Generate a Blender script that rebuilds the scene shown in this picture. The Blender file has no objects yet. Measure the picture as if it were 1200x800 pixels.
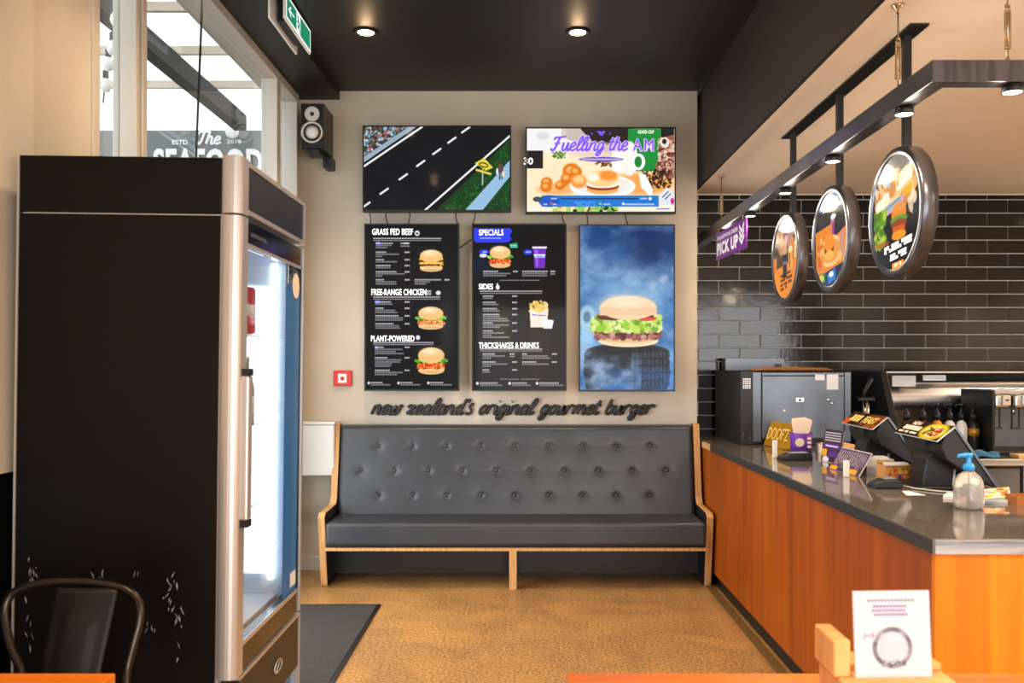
import bpy, math, random
import numpy as np
from mathutils import Vector, Matrix
random.seed(7)
rng = np.random.default_rng(11)
PI = math.pi
SC = bpy.context.scene
COL = SC.collection
# ------------------------------------------------------------------ camera, world, lights
CH = 1.41                     # eye height; the camera stands at x=0, y=0 and looks along +Y
cam = bpy.data.cameras.new('camera'); camo = bpy.data.objects.new('camera', cam); COL.objects.link(camo)
camo.location = (0, 0, CH); camo.rotation_euler = (PI/2, 0, 0)
cam.sensor_width = 36.0; cam.lens = 36.0*1020/1200
cam.shift_x = -15/1200; cam.shift_y = 28/1200
cam.clip_start = 0.05
cam.dof.use_dof = True; cam.dof.focus_distance = 5.2; cam.dof.aperture_fstop = 5.0
SC.camera = camo
SC.view_settings.view_transform = 'Standard'; SC.view_settings.look = 'None'
SC.view_settings.gamma = 1; SC.view_settings.use_curve_mapping = False
SC.view_settings.exposure = 0.0
W = bpy.data.worlds.new('world'); SC.world = W; W.use_nodes = True
W.node_tree.nodes['Background'].inputs[0].default_value = (0.86, 0.93, 1.0, 1)
W.node_tree.nodes['Background'].inputs[1].default_value = 3.0
SC.cycles.max_bounces = 8; SC.cycles.diffuse_bounces = 4; SC.cycles.glossy_bounces = 4
SC.cycles.transparent_max_bounces = 12; SC.cycles.transmission_bounces = 6
SC.cycles.caustics_reflective = False; SC.cycles.caustics_refractive = False
SC.cycles.sample_clamp_indirect = 4.0

def area(name, loc, rot, sx, sy, power, col, spread=PI):
    l = bpy.data.lights.new(name, 'AREA'); l.shape = 'RECTANGLE'; l.size = sx; l.size_y = sy
    l.energy = power; l.color = col; l.spread = spread
    o = bpy.data.objects.new(name, l); o.location = loc; o.rotation_euler = rot; COL.objects.link(o); return o
# daylight through the shop front behind the camera
area('shopfront_daylight', (0.9, -2.8, 1.25), (PI/2, 0, 0), 3.4, 2.2, 120, (1.0, 0.92, 0.82))
# daylight through the glazed side door behind the fridge
area('side_door_daylight', (-1.55, 4.35, 1.08), (0, -PI/2, 0), 1.85, 1.8, 44, (0.93, 0.97, 1.0))
# the shop front continues in front of the kitchen side
area('shopfront_daylight_kitchen', (3.7, -2.8, 1.9), (PI/2+.30, 0, 0), 2.0, 2.5, 110, (0.94, 0.97, 1.0))

# ------------------------------------------------------------------ materials
def lin(c):
    out = []
    for v in c[:3]:
        v = v/255.0
        out.append(v/12.92 if v <= 0.04045 else ((v+0.055)/1.055)**2.4)
    return out
def c4(c): return tuple(lin(c)) + (1,)
def mat(name, col, rough=0.5, metal=0.0, spec=0.5, coat=0.0, emit=None, estr=0.0, noise=None, bump=None,
        trans=0.0, ior=1.45, coord='Object', rough2=None):
    """noise=(scale xyz, detail, colour2, lo, hi); bump=(scale xyz, strength, distance)"""
    m = bpy.data.materials.new(name); m.use_nodes = True
    nt = m.node_tree; N = nt.nodes; L = nt.links
    b = N['Principled BSDF']
    b.inputs['Base Color'].default_value = c4(col)
    b.inputs['Roughness'].default_value = rough
    b.inputs['Metallic'].default_value = metal
    b.inputs['Specular IOR Level'].default_value = spec
    b.inputs['Coat Weight'].default_value = coat
    b.inputs['Coat Roughness'].default_value = 0.08
    b.inputs['Transmission Weight'].default_value = trans
    b.inputs['IOR'].default_value = ior
    if emit: b.inputs['Emission Color'].default_value = c4(emit); b.inputs['Emission Strength'].default_value = estr
    tc = N.new('ShaderNodeTexCoord')
    def nz(scale, detail=4.0):
        mp = N.new('ShaderNodeMapping'); mp.inputs['Scale'].default_value = scale
        L.new(tc.outputs[coord], mp.inputs[0])
        n = N.new('ShaderNodeTexNoise'); n.inputs['Scale'].default_value = 1.0; n.inputs['Detail'].default_value = detail
        L.new(mp.outputs[0], n.inputs['Vector']); return n
    if noise:
        n = nz(noise[0], noise[1]); r = N.new('ShaderNodeValToRGB')
        r.color_ramp.elements[0].position = noise[3]; r.color_ramp.elements[0].color = c4(col)
        r.color_ramp.elements[1].position = noise[4]; r.color_ramp.elements[1].color = c4(noise[2])
        L.new(n.outputs['Fac'], r.inputs[0]); L.new(r.outputs[0], b.inputs['Base Color'])
        if rough2 is not None:
            mr = N.new('ShaderNodeMapRange'); mr.inputs['To Min'].default_value = rough; mr.inputs['To Max'].default_value = rough2
            L.new(n.outputs['Fac'], mr.inputs[0]); L.new(mr.outputs[0], b.inputs['Roughness'])
    if bump:
        n = nz(bump[0], 5.0); bp = N.new('ShaderNodeBump'); bp.inputs['Strength'].default_value = bump[1]
        bp.inputs['Distance'].default_value = bump[2]
        L.new(n.outputs['Fac'], bp.inputs['Height']); L.new(bp.outputs[0], b.inputs['Normal'])
    return m
def glass_mat(name, tint=(1, 1, 1), refl=0.08):
    m = bpy.data.materials.new(name); m.use_nodes = True; nt = m.node_tree; N = nt.nodes; L = nt.links
    N.remove(N['Principled BSDF'])
    t = N.new('ShaderNodeBsdfTransparent'); t.inputs[0].default_value = (*tint, 1)
    g = N.new('ShaderNodeBsdfGlossy'); g.inputs['Roughness'].default_value = 0.02
    lw = N.new('ShaderNodeLayerWeight'); lw.inputs[0].default_value = 0.25
    mr = N.new('ShaderNodeMapRange'); mr.inputs['To Min'].default_value = refl; mr.inputs['To Max'].default_value = 0.25
    L.new(lw.outputs['Fresnel'], mr.inputs[0])
    mx = N.new('ShaderNodeMixShader'); L.new(mr.outputs[0], mx.inputs[0]); L.new(t.outputs[0], mx.inputs[1]); L.new(g.outputs[0], mx.inputs[2])
    L.new(mx.outputs[0], N['Material Output'].inputs[0]); return m
def picture_mat(name, emis, diff=0.0, rough=0.12, spec=0.35):
    """flat print or a lit screen: the colour attribute 'print' carries the picture"""
    m = bpy.data.materials.new(name); m.use_nodes = True; nt = m.node_tree; N = nt.nodes; L = nt.links
    b = N['Principled BSDF']; a = N.new('ShaderNodeAttribute'); a.attribute_name = 'print'
    b.inputs['Base Color'].default_value = (0.01, 0.01, 0.01, 1)
    if diff: L.new(a.outputs['Color'], b.inputs['Base Color'])
    b.inputs['Roughness'].default_value = rough; b.inputs['Specular IOR Level'].default_value = spec
    if emis:
        L.new(a.outputs['Color'], b.inputs['Emission Color']); b.inputs['Emission Strength'].default_value = emis
    return m
def emat(name, col, s):
    return mat(name, col, 0.3, emit=col, estr=s, spec=0.2)

M = {}
M['wall'] = mat('beige_plaster', (200, 190, 174), 0.75, noise=((1.3, 1.3, 1.3), 6, (188, 176, 158), 0.35, 0.7), bump=((30, 30, 30), 0.08, 0.01))
M['ceiling'] = mat('black_ceiling_paint', (20, 16, 12), 0.5, noise=((2, 2, 2), 3, (26, 21, 16), 0.4, 0.7))
M['bulkhead'] = mat('black_paint_warm_lit', (44, 33, 22), 0.55, noise=((1.5, 1.5, 1.5), 3, (36, 28, 20), 0.4, 0.7))  # black bulkhead paint with warm kitchen light put into its brown tone
M['rim'] = mat('dark_brushed_metal', (104, 104, 110), 0.28, 0.85, noise=((30, 3, 3), 3, (82, 82, 88), 0.4, 0.6))
M['kceiling'] = mat('cream_ceiling_paint', (240, 224, 202), 0.7, noise=((1, 1, 1), 3, (234, 216, 192), 0.4, 0.7))
M['floor'] = None
M['frame'] = mat('white_aluminium', (205, 198, 186), 0.4, 0.2)
M['gasket'] = mat('black_gasket', (15, 15, 16), 0.6)
M['window'] = glass_mat('window_glass', (0.97, 0.99, 1.0), 0.05)
M['fridge_glass'] = glass_mat('cooler_glass', (0.97, 0.99, 1.0), 0.03)
M['clear'] = mat('clear_plastic', (250, 246, 242), 0.06, trans=0.72, ior=1.35)
M['tile'] = mat('black_glazed_tile', (13, 14, 17), 0.09, spec=0.5, coat=0.0, noise=((7, 7, 7), 2, (18, 20, 24), 0.4, 0.6), bump=((14, 3, 14), 0.10, 0.006), coord='Object')
M['grout'] = mat('grey_grout', (214, 208, 200), 0.85)
M['tile2'] = mat('black_floor_tile', (16, 14, 13), 0.15)
M['steel'] = mat('brushed_steel', (190, 190, 190), 0.28, 1.0, noise=((2, 60, 60), 3, (165, 166, 168), 0.4, 0.6), bump=((2, 120, 120), 0.05, 0.002))
M['steel_dark'] = mat('dark_steel_panel', (112, 120, 130), 0.36, 0.75, noise=((3, 3, 3), 4, (92, 100, 110), 0.35, 0.7))
M['chrome'] = mat('chrome', (205, 205, 205), 0.12, 1.0)
M['counter_top'] = mat('polished_steel_worktop', (170, 158, 146), 0.05, 0.72, noise=((6, 1.5, 6), 4, (150, 137, 124), 0.4, 0.65), rough2=0.08)
M['counter_edge'] = mat('steel_edge', (120, 118, 116), 0.25, 0.9)
M['black_metal'] = mat('black_powder_coat', (24, 23, 23), 0.38, 0.3, noise=((5, 5, 5), 3, (32, 31, 30), 0.4, 0.7))
M['black_plastic'] = mat('black_plastic', (17, 17, 18), 0.42)
M['black_gloss'] = mat('black_gloss_plastic', (10, 10, 11), 0.12)
M['silver'] = mat('satin_silver_plastic', (196, 190, 186), 0.32, 0.55)
M['leather'] = mat('black_vinyl', (46, 49, 55), 0.36, spec=0.55, noise=((4, 4, 4), 4, (54, 57, 63), 0.4, 0.7), bump=((180, 180, 180), 0.08, 0.002))
M['ply'] = mat('birch_ply_edge', (205, 160, 104), 0.5, noise=((60, 4, 4), 4, (178, 130, 78), 0.4, 0.65))
M['black_laminate'] = mat('black_laminate', (20, 19, 19), 0.4)
M['mat'] = mat('charcoal_entrance_mat', (38, 36, 34), 0.95, noise=((140, 140, 140), 2, (54, 50, 46), 0.4, 0.65), bump=((160, 160, 160), 0.5, 0.004))
M['white_metal'] = mat('white_painted_metal', (205, 204, 200), 0.35, 0.1)
M['white'] = mat('white_plastic', (235, 233, 228), 0.45)
M['paper'] = mat('white_paper', (240, 240, 242), 0.7)
M['red'] = mat('red_plastic', (206, 32, 22), 0.4)
M['bracket'] = mat('dark_bracket', (26, 24, 23), 0.45)
M['letters'] = mat('dark_grey_letters', (40, 38, 37), 0.5)
M['bronze'] = mat('aged_chain_steel', (178, 160, 132), 0.25, 1.0)
M['kraft'] = mat('kraft_card', (190, 134, 74), 0.75, noise=((20, 20, 20), 3, (172, 118, 62), 0.4, 0.7))
M['kraft_dark'] = mat('brown_tray_card', (160, 96, 40), 0.75)
M['blue_pump'] = mat('blue_pump_plastic', (48, 152, 222), 0.3)
M['purple'] = mat('purple_print', (98, 44, 158), 0.45)
M['bright_edge'] = mat('bright_steel_edge', (214, 220, 230), 0.22, 0.8, noise=((3, 20, 40), 4, (150, 162, 180), 0.4, 0.6))
M['reader_top'] = mat('grey_reader_top', (128, 136, 150), 0.35)
M['gold'] = mat('gold_panel', (196, 142, 30), 0.35, 0.35, noise=((8, 8, 8), 3, (170, 116, 22), 0.4, 0.7))
M['goldtext'] = mat('pale_gold_letters', (238, 206, 110), 0.4)
M['cream'] = mat('cream_napkin_paper', (246, 228, 206), 0.8)
M['blue_cloth'] = mat('blue_cloth', (46, 100, 132), 0.9, bump=((90, 90, 90), 0.5, 0.004))
M['lamp_warm'] = emat('lit_lamp_face', (255, 205, 140), 60)
M['lamp_rail'] = emat('lit_spot_face', (255, 236, 208), 14)
M['led'] = emat('cooler_light_tube', (235, 246, 255), 4)
M['white_text'] = emat('lit_white_text', (250, 250, 250), 1.0)
M['purple_text'] = emat('lit_purple_text', (98, 78, 205), 0.9)
M['lilac_text'] = emat('lit_lilac_text', (208, 178, 226), 0.9)
M['screen'] = picture_mat('lit_screen', 1.1, rough=0.06, spec=0.06)
M['lightbox'] = picture_mat('backlit_print', 1.15, rough=0.12, spec=0.25)
M['print'] = picture_mat('card_print', 0.0, diff=1.0, rough=0.35)
M['card_pic'] = picture_mat('lit_card', 0.0, diff=1.0, rough=0.2)
M['cool_white'] = mat('cooler_liner_white', (206, 218, 228), 0.5)
M['cool_side'] = mat('black_cooler_side', (12, 9, 8), 0.34, spec=0.22, noise=((0.9, 0.9, 0.6), 4, (26, 18, 12), 0.45, 0.7), bump=((2.5, 2.5, 1.0), 0.1, 0.02))
M['scuff'] = mat('pale_scuff', (150, 146, 150), 0.6)
M['blue_film'] = mat('blue_vinyl_film', (36, 108, 176), 0.35)
M['orange_paint'] = mat('brown_bottle', (70, 34, 20), 0.15)
M['concrete_out'] = mat('outdoor_paving', (175, 172, 166), 0.9, noise=((3, 3, 3), 4, (150, 148, 142), 0.4, 0.7))
M['slate'] = mat('slate_fascia', (116, 120, 118), 0.7)
M['rust_beam'] = mat('weathered_beam', (62, 58, 52), 0.9, noise=((60, 60, 60), 4, (30, 28, 25), 0.45, 0.6))
M['purlin'] = mat('pale_purlin', (205, 190, 168), 0.7)
M['brown_strip'] = mat('brown_floor_strip', (104, 78, 36), 0.6)

def translucent(name, col):
    m = bpy.data.materials.new(name); m.use_nodes = True; N = m.node_tree.nodes; L = m.node_tree.links
    N.remove(N['Principled BSDF']); t = N.new('ShaderNodeBsdfTranslucent'); t.inputs[0].default_value = c4(col)
    d = N.new('ShaderNodeBsdfDiffuse'); d.inputs[0].default_value = c4(col)
    mx = N.new('ShaderNodeMixShader'); mx.inputs[0].default_value = 0.12
    L.new(t.outputs[0], mx.inputs[1]); L.new(d.outputs[0], mx.inputs[2]); L.new(mx.outputs[0], N['Material Output'].inputs[0]); return m
M['canopy'] = translucent('white_canopy_sheet', (255, 253, 250))

def floor_material():
    m = bpy.data.materials.new('polished_concrete'); m.use_nodes = True; nt = m.node_tree; N = nt.nodes; L = nt.links
    b = N['Principled BSDF']; tc = N.new('ShaderNodeTexCoord')
    def nz(s, d, w=0.0):
        n = N.new('ShaderNodeTexNoise'); n.inputs['Scale'].default_value = s; n.inputs['Detail'].default_value = d
        n.inputs['Distortion'].default_value = w
        L.new(tc.outputs['Object'], n.inputs['Vector']); return n
    a = nz(2.2, 8, 1.2); r = N.new('ShaderNodeValToRGB')
    r.color_ramp.elements[0].position = 0.34; r.color_ramp.elements[0].color = c4((112, 82, 50))
    r.color_ramp.elements[1].position = 0.66; r.color_ramp.elements[1].color = c4((166, 120, 66))
    L.new(a.outputs['Fac'], r.inputs[0])
    s = nz(70, 5); r2 = N.new('ShaderNodeValToRGB')
    r2.color_ramp.elements[0].position = 0.36; r2.color_ramp.elements[0].color = c4((74, 50, 28))
    r2.color_ramp.elements[1].position = 0.62; r2.color_ramp.elements[1].color = c4((226, 178, 112))
    L.new(s.outputs['Fac'], r2.inputs[0])
    mx = N.new('ShaderNodeMix'); mx.data_type = 'RGBA'; mx.inputs[0].default_value = 0.38
    L.new(r.outputs[0], mx.inputs[6]); L.new(r2.outputs[0], mx.inputs[7]); L.new(mx.outputs[2], b.inputs['Base Color'])
    b.inputs['Roughness'].default_value = 0.33; b.inputs['Specular IOR Level'].default_value = 0.4
    bp = N.new('ShaderNodeBump'); bp.inputs['Strength'].default_value = 0.06; bp.inputs['Distance'].default_value = 0.01
    L.new(s.outputs['Fac'], bp.inputs['Height']); L.new(bp.outputs[0], b.inputs['Normal'])
    return m
M['floor'] = floor_material()
def wood_material(name, c1, c2, c3, scale, rough=0.3, coat=0.25):
    m = bpy.data.materials.new(name); m.use_nodes = True; nt = m.node_tree; N = nt.nodes; L = nt.links
    b = N['Principled BSDF']; tc = N.new('ShaderNodeTexCoord')
    mp = N.new('ShaderNodeMapping'); mp.inputs['Scale'].default_value = scale; L.new(tc.outputs['Object'], mp.inputs[0])
    n = N.new('ShaderNodeTexNoise'); n.inputs['Scale'].default_value = 1; n.inputs['Detail'].default_value = 7; n.inputs['Distortion'].default_value = 0.5
    L.new(mp.outputs[0], n.inputs['Vector'])
    r = N.new('ShaderNodeValToRGB'); e = r.color_ramp.elements
    e[0].position = 0.3; e[0].color = c4(c1); e[1].position = 0.72; e[1].color = c4(c3)
    k = e.new(0.5); k.color = c4(c2)
    L.new(n.outputs['Fac'], r.inputs[0]); L.new(r.outputs[0], b.inputs['Base Color'])
    b.inputs['Roughness'].default_value = rough; b.inputs['Specular IOR Level'].default_value = 0.3; b.inputs['Coat Weight'].default_value = coat; b.inputs['Coat Roughness'].default_value = 0.2
    return m
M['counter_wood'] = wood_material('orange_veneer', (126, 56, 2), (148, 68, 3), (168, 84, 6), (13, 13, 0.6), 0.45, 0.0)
M['counter_wood_daylit'] = wood_material('orange_veneer_daylit', (196, 104, 2), (214, 122, 5), (232, 142, 14), (12, 12, 0.6), 0.45, 0.0)  # same veneer as the side panel, daylight on the front painted in
M['table_wood'] = wood_material('orange_table_wood', (176, 88, 16), (208, 112, 26), (228, 134, 44), (1.2, 14, 14), 0.35)
M['holder_wood'] = wood_material('pale_holder_wood', (205, 150, 84), (222, 170, 104), (236, 190, 126), (20, 20, 3), 0.5, 0.0)

# ------------------------------------------------------------------ mesh helpers
def root_loc(p):
    v = Vector((0, 0, 0))
    while p is not None:
        v += p.location; p = p.parent
    return v
class MB:
    def __init__(s): s.v = []; s.f = []; s.m = []; s.sm = []
    def add(s, vs, fs, mi=0, smooth=False):
        n = len(s.v); s.v += [tuple(v) for v in vs]
        for f in fs: s.f.append(tuple(n+i for i in f)); s.m.append(mi); s.sm.append(smooth)
        return s
    def box(s, x0, x1, y0, y1, z0, z1, mi=0, T=None):
        vs = [(x, y, z) for x in (x0, x1) for y in (y0, y1) for z in (z0, z1)]
        if T is not None: vs = [T @ Vector(v) for v in vs]
        return s.add(vs, [(0, 1, 3, 2), (4, 6, 7, 5), (0, 4, 5, 1), (2, 3, 7, 6), (0, 2, 6, 4), (1, 5, 7, 3)], mi)
    def prism(s, poly, axis, a, b, mi=0, side=None, T=None):
        """poly in the two other axes (x: (y,z); y: (x,z); z: (x,y)), extruded from a to b along axis"""
        def P(p, t):
            v = {'x': (t, p[0], p[1]), 'y': (p[0], t, p[1]), 'z': (p[0], p[1], t)}[axis]
            return T @ Vector(v) if T is not None else v
        n = len(poly); vs = [P(p, a) for p in poly] + [P(p, b) for p in poly]
        s.add(vs, [tuple(range(n-1, -1, -1)), tuple(range(n, 2*n))], mi)
        k = len(s.v) - 2*n
        for i in range(n):
            j = (i+1) % n; s.f.append((k+i, k+j, k+n+j, k+n+i)); s.m.append(mi if side is None else side); s.sm.append(False)
        return s
    def tube(s, pts, r, n=10, mi=0, caps=True, closed=False, flat=None):
        pts = [Vector(p) for p in pts]; rs = r if isinstance(r, (list, tuple)) else [r]*len(pts)
        k = len(s.v); up = None; N = len(pts)
        for i, p in enumerate(pts):
            a = pts[i-1] if (i > 0 or closed) else pts[i]; b = pts[(i+1) % N] if (i < N-1 or closed) else pts[i]
            t = (b-a).normalized()
            if up is None: up = Vector((0, 0, 1)) if abs(t.z) < 0.9 else Vector((0, 1, 0))
            u = t.cross(up)
            if u.length < 1e-6: up = Vector((1, 0, 0)); u = t.cross(up)
            u.normalize(); w = u.cross(t).normalized(); up = w
            for q in range(n):
                an = 2*PI*q/n; d = (u*math.cos(an)+w*math.sin(an))*rs[i]
                if flat: d = Vector((d.x*flat[0], d.y*flat[1], d.z*flat[2]))
                s.v.append(tuple(p+d))
        for i in range(N if closed else N-1):
            for q in range(n):
                i2 = (i+1) % N
                s.f.append((k+i*n+q, k+i*n+(q+1) % n, k+i2*n+(q+1) % n, k+i2*n+q)); s.m.append(mi); s.sm.append(True)
        if caps and not closed:
            s.f.append(tuple(k+q for q in range(n-1, -1, -1))); s.f.append(tuple(k+(N-1)*n+q for q in range(n))); s.m += [mi, mi]; s.sm += [False, False]
        return s
    def cyl(s, p0, p1, r, n=20, mi=0, r1=None): return s.tube([p0, p1], [r, r if r1 is None else r1], n, mi)
    def lathe(s, prof, c, n=24, mi=0, axis='z', smooth=True, sx=1, sy=1):
        """prof: (radius, height) list around axis through c"""
        k = len(s.v)
        for (r, h) in prof:
            for q in range(n):
                a = 2*PI*q/n; ca, sa = math.cos(a)*r*sx, math.sin(a)*r*sy
                d = {'z': (ca, sa, h), 'y': (ca, h, sa), 'x': (h, ca, sa)}[axis]
                s.v.append((c[0]+d[0], c[1]+d[1], c[2]+d[2]))
        for i in range(len(prof)-1):
            for q in range(n):
                s.f.append((k+i*n+q, k+i*n+(q+1) % n, k+(i+1)*n+(q+1) % n, k+(i+1)*n+q)); s.m.append(mi); s.sm.append(smooth)
        if prof[0][0] > 1e-5: s.f.append(tuple(k+q for q in range(n-1, -1, -1))); s.m.append(mi); s.sm.append(False)
        if prof[-1][0] > 1e-5 and abs(prof[-1][1]-prof[0][1]) > 1e-7: s.f.append(tuple(k+(len(prof)-1)*n+q for q in range(n))); s.m.append(mi); s.sm.append(False)
        return s
    def grid(s, fn, nu, nv, mi=0, smooth=True):
        k = len(s.v)
        for j in range(nv+1):
            for i in range(nu+1): s.v.append(tuple(fn(i/nu, j/nv)))
        for j in range(nv):
            for i in range(nu):
                a = k+j*(nu+1)+i; s.f.append((a, a+1, a+nu+2, a+nu+1)); s.m.append(mi); s.sm.append(smooth)
        return s
    def build(s, name, mats, parent=None, bevel=0.0, seg=2, loc=None, kind=None):
        if not isinstance(mats, (list, tuple)): mats = [mats]
        me = bpy.data.meshes.new(name)
        if parent is not None: off = root_loc(parent)
        elif loc is not None: off = Vector(loc)
        else:
            xs = [v[0] for v in s.v]; ys = [v[1] for v in s.v]; zs = [v[2] for v in s.v]
            off = Vector(((min(xs)+max(xs))/2, (min(ys)+max(ys))/2, min(zs)))
        me.from_pydata([(v[0]-off.x, v[1]-off.y, v[2]-off.z) for v in s.v], [], s.f)
        for m in mats: me.materials.append(M[m] if isinstance(m, str) else m)
        me.polygons.foreach_set('material_index', s.m); me.polygons.foreach_set('use_smooth', s.sm)
        me.validate(); me.update()
        o = bpy.data.objects.new(name, me); COL.objects.link(o)
        if parent is not None: o.parent = parent
        else: o.location = off
        if bevel > 0:
            b = o.modifiers.new('bevel', 'BEVEL'); b.width = bevel; b.segments = seg; b.limit_method = 'ANGLE'; b.angle_limit = math.radians(40)
        if kind: o['kind'] = kind
        return o
def tag(o, label, cat, group=None):
    o['label'] = label; o['category'] = cat
    if group: o['group'] = group
    return o
def thing(name, label, cat, loc=(0, 0, 0), group=None):
    o = bpy.data.objects.new(name, None); COL.objects.link(o); o.location = loc; o.empty_display_size = 0.05
    return tag(o, label, cat, group)
def struct(o): o['kind'] = 'structure'; return o
def root_struct(name, loc=(0, 0, 0)):
    o = bpy.data.objects.new(name, None); COL.objects.link(o); o.location = loc; o['kind'] = 'structure'; return o
def copy_tree(o, parent=None):
    c = o.copy(); COL.objects.link(c); c.parent = parent
    for ch in list(o.children): copy_tree(ch, c)
    return c
def at(x, y, D):
    """point seen at photo pixel x, y when it stands D metres into the room"""
    return Vector(((x-615)*D/1020, D, CH-(y-428)*D/1020))

# ------------------------------------------------------------------ flat print and screens
class Canvas:
    def __init__(s, ext, res, bg=(0, 0, 0)):
        s.x0, s.y0, s.x1, s.y1 = ext; s.w, s.h = res
        s.a = np.zeros((s.h, s.w, 3)) + np.array(bg, float)
        xs = s.x0+(s.x1-s.x0)*np.arange(s.w)/(s.w-1); ys = s.y0+(s.y1-s.y0)*np.arange(s.h)/(s.h-1)
        s.X, s.Y = np.meshgrid(xs, ys); s.px = (s.x1-s.x0)/(s.w-1)
    def mix(s, m, col):
        m = np.clip(m, 0, 1)[..., None]; s.a = s.a*(1-m)+np.array(col, float)*m
    def ell(s, cx, cy, rx, ry, col, al=1.0, soft=None, rot=0.0):
        c, n = math.cos(rot), math.sin(rot); dx, dy = s.X-cx, s.Y-cy
        u, v = (dx*c+dy*n)/rx, (-dx*n+dy*c)/ry; d = np.sqrt(u*u+v*v)
        k = (min(rx, ry)/s.px) if soft is None else 1/soft
        s.mix(np.clip((1-d)*k+0.5, 0, 1)*al, col)
    def glow(s, cx, cy, rx, ry, col, al=1.0):
        s.mix(np.exp(-(((s.X-cx)/rx)**2+((s.Y-cy)/ry)**2))*al, col)
    def poly(s, pts, col, al=1.0, m=None):
        inside = np.zeros(s.X.shape, bool); n = len(pts)
        for i in range(n):
            (xa, ya), (xb, yb) = pts[i], pts[(i+1) % n]
            if ya == yb: continue
            c = ((ya > s.Y) != (yb > s.Y)) & (s.X < (xb-xa)*(s.Y-ya)/(yb-ya)+xa); inside ^= c
        k = inside.astype(float)*al
        if m is not None: k = k*m
        s.mix(k, col); return inside
    def rect(s, x0, y0, x1, y1, col, al=1.0):
        m = np.clip((s.X-x0)/s.px+0.5, 0, 1)*np.clip((x1-s.X)/s.px+0.5, 0, 1)*np.clip((s.Y-y0)/s.px+0.5, 0, 1)*np.clip((y1-s.Y)/s.px+0.5, 0, 1)
        s.mix(m*al, col)
    def line(s, x0, y0, x1, y1, w, col, al=1.0):
        dx, dy = x1-x0, y1-y0; L = dx*dx+dy*dy
        t = np.clip(((s.X-x0)*dx+(s.Y-y0)*dy)/L, 0, 1); d = np.hypot(s.X-x0-t*dx, s.Y-y0-t*dy)
        s.mix(np.clip((w/2-d)/s.px+0.5, 0, 1)*al, col)
    def noise(s, sx, sy=None, octv=4, seed=0):
        sy = sy or sx; r = np.random.default_rng(seed); out = np.zeros(s.X.shape); amp = 1; tot = 0
        for o in range(octv):
            gx, gy = (s.X-s.x0)/sx*2**o, (s.Y-s.y0)/sy*2**o
            ix, iy = np.floor(gx).astype(int), np.floor(gy).astype(int); fx, fy = gx-ix, gy-iy
            fx = fx*fx*(3-2*fx); fy = fy*fy*(3-2*fy)
            g = r.random((iy.max()+2, ix.max()+2))
            v = (g[iy, ix]*(1-fx)+g[iy, ix+1]*fx)*(1-fy)+(g[iy+1, ix]*(1-fx)+g[iy+1, ix+1]*fx)*fy
            out += v*amp; tot += amp; amp *= 0.5
        return out/tot
    def speck(s, x0, y0, x1, y1, cols, n, r, seed=1, test=None):
        q = random.Random(seed)
        for _ in range(n):
            x, y = q.uniform(x0, x1), q.uniform(y0, y1)
            if test is None or test(x, y): s.ell(x, y, r*q.uniform(.6, 1.4), r*q.uniform(.5, 1.1), q.choice(cols), 0.9, rot=q.random()*3)
    def burger(s, cx, cy, w, h, kind='beef', seed=0):
        """cx, cy centre; w, h size"""
        q = random.Random(seed); t = cy-h/2; b = cy+h/2
        s.ell(cx, b-h*0.13, w*0.42, h*0.14, (236, 196, 138)); s.rect(cx-w*0.42, b-h*0.24, cx+w*0.42, b-h*0.13, (240, 204, 150))
        s.glow(cx, b-h*0.08, w*0.3, h*0.05, (214, 150, 80), 0.6)
        if kind == 'cheese':
            for k, yy in enumerate((0.42, 0.62)):
                s.rect(cx-w*0.43, t+h*(yy), cx+w*0.43, t+h*(yy+0.12), (92, 44, 26))
                s.speck(cx-w*.43, t+h*yy, cx+w*.43, t+h*(yy+.12), [(170, 96, 50), (60, 26, 16), (240, 176, 40)], 40, w*0.03, seed+k)
                for i in range(5): s.ell(cx+w*(-.36+.18*i), t+h*(yy+.0), w*.1, h*.05, (250, 190, 50))
            s.rect(cx-w*0.42, t+h*0.56, cx+w*0.42, t+h*0.61, (238, 190, 110))
        else:
            mid = {'beef': ((150, 78, 56), [(190, 110, 84), (96, 40, 30), (214, 140, 110)]),
                   'chicken': ((222, 132, 54), [(244, 184, 100), (196, 92, 40), (250, 214, 150)]),
                   'plant': ((226, 60, 30), [(250, 160, 60), (206, 36, 24), (255, 196, 90)])}[kind]
            s.rect(cx-w*0.44, t+h*0.60, cx+w*0.44, t+h*0.80, mid[0])
            s.speck(cx-w*.45, t+h*.60, cx+w*.45, t+h*.81, mid[1], 60, w*0.035, seed)
            s.rect(cx-w*0.40, t+h*0.37, cx+w*0.40, t+h*0.46, (206, 52, 44))
            s.speck(cx-w*.4, t+h*.37, cx+w*.4, t+h*.46, [(240, 190, 190), (170, 30, 40), (255, 240, 220)], 26, w*0.035, seed+3)
            for i in range(16):
                f = i/15-.5; s.ell(cx+w*.98*f, t+h*(.51+.05*math.sin(i*2.1)-.03*abs(f)), w*.06, h*.06, q.choice([(110, 190, 40), (80, 160, 30), (160, 216, 70), (132, 204, 54)]))
        s.ell(cx, t+h*0.30, w*0.43, h*0.30, (238, 190, 120), soft=0.08)
        s.rect(cx-w*.5, t+h*.40, cx+w*.5, t+h*.401, (0, 0, 0), 0)
        s.glow(cx-w*0.05, t+h*0.15, w*0.26, h*0.13, (255, 236, 200), 0.9)
    def bars(s, x, y, ws, h=1.5, gap=2.4, col=(200, 200, 206)):
        for i, w in enumerate(ws):
            for k in range(int(w/2.6)+1):     # broken into little words
                xa = x+k*2.6; s.rect(xa, y+i*gap, min(xa+2.25, x+w), y+i*gap+h, col, 0.85 if i == 0 else 0.6)
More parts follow.
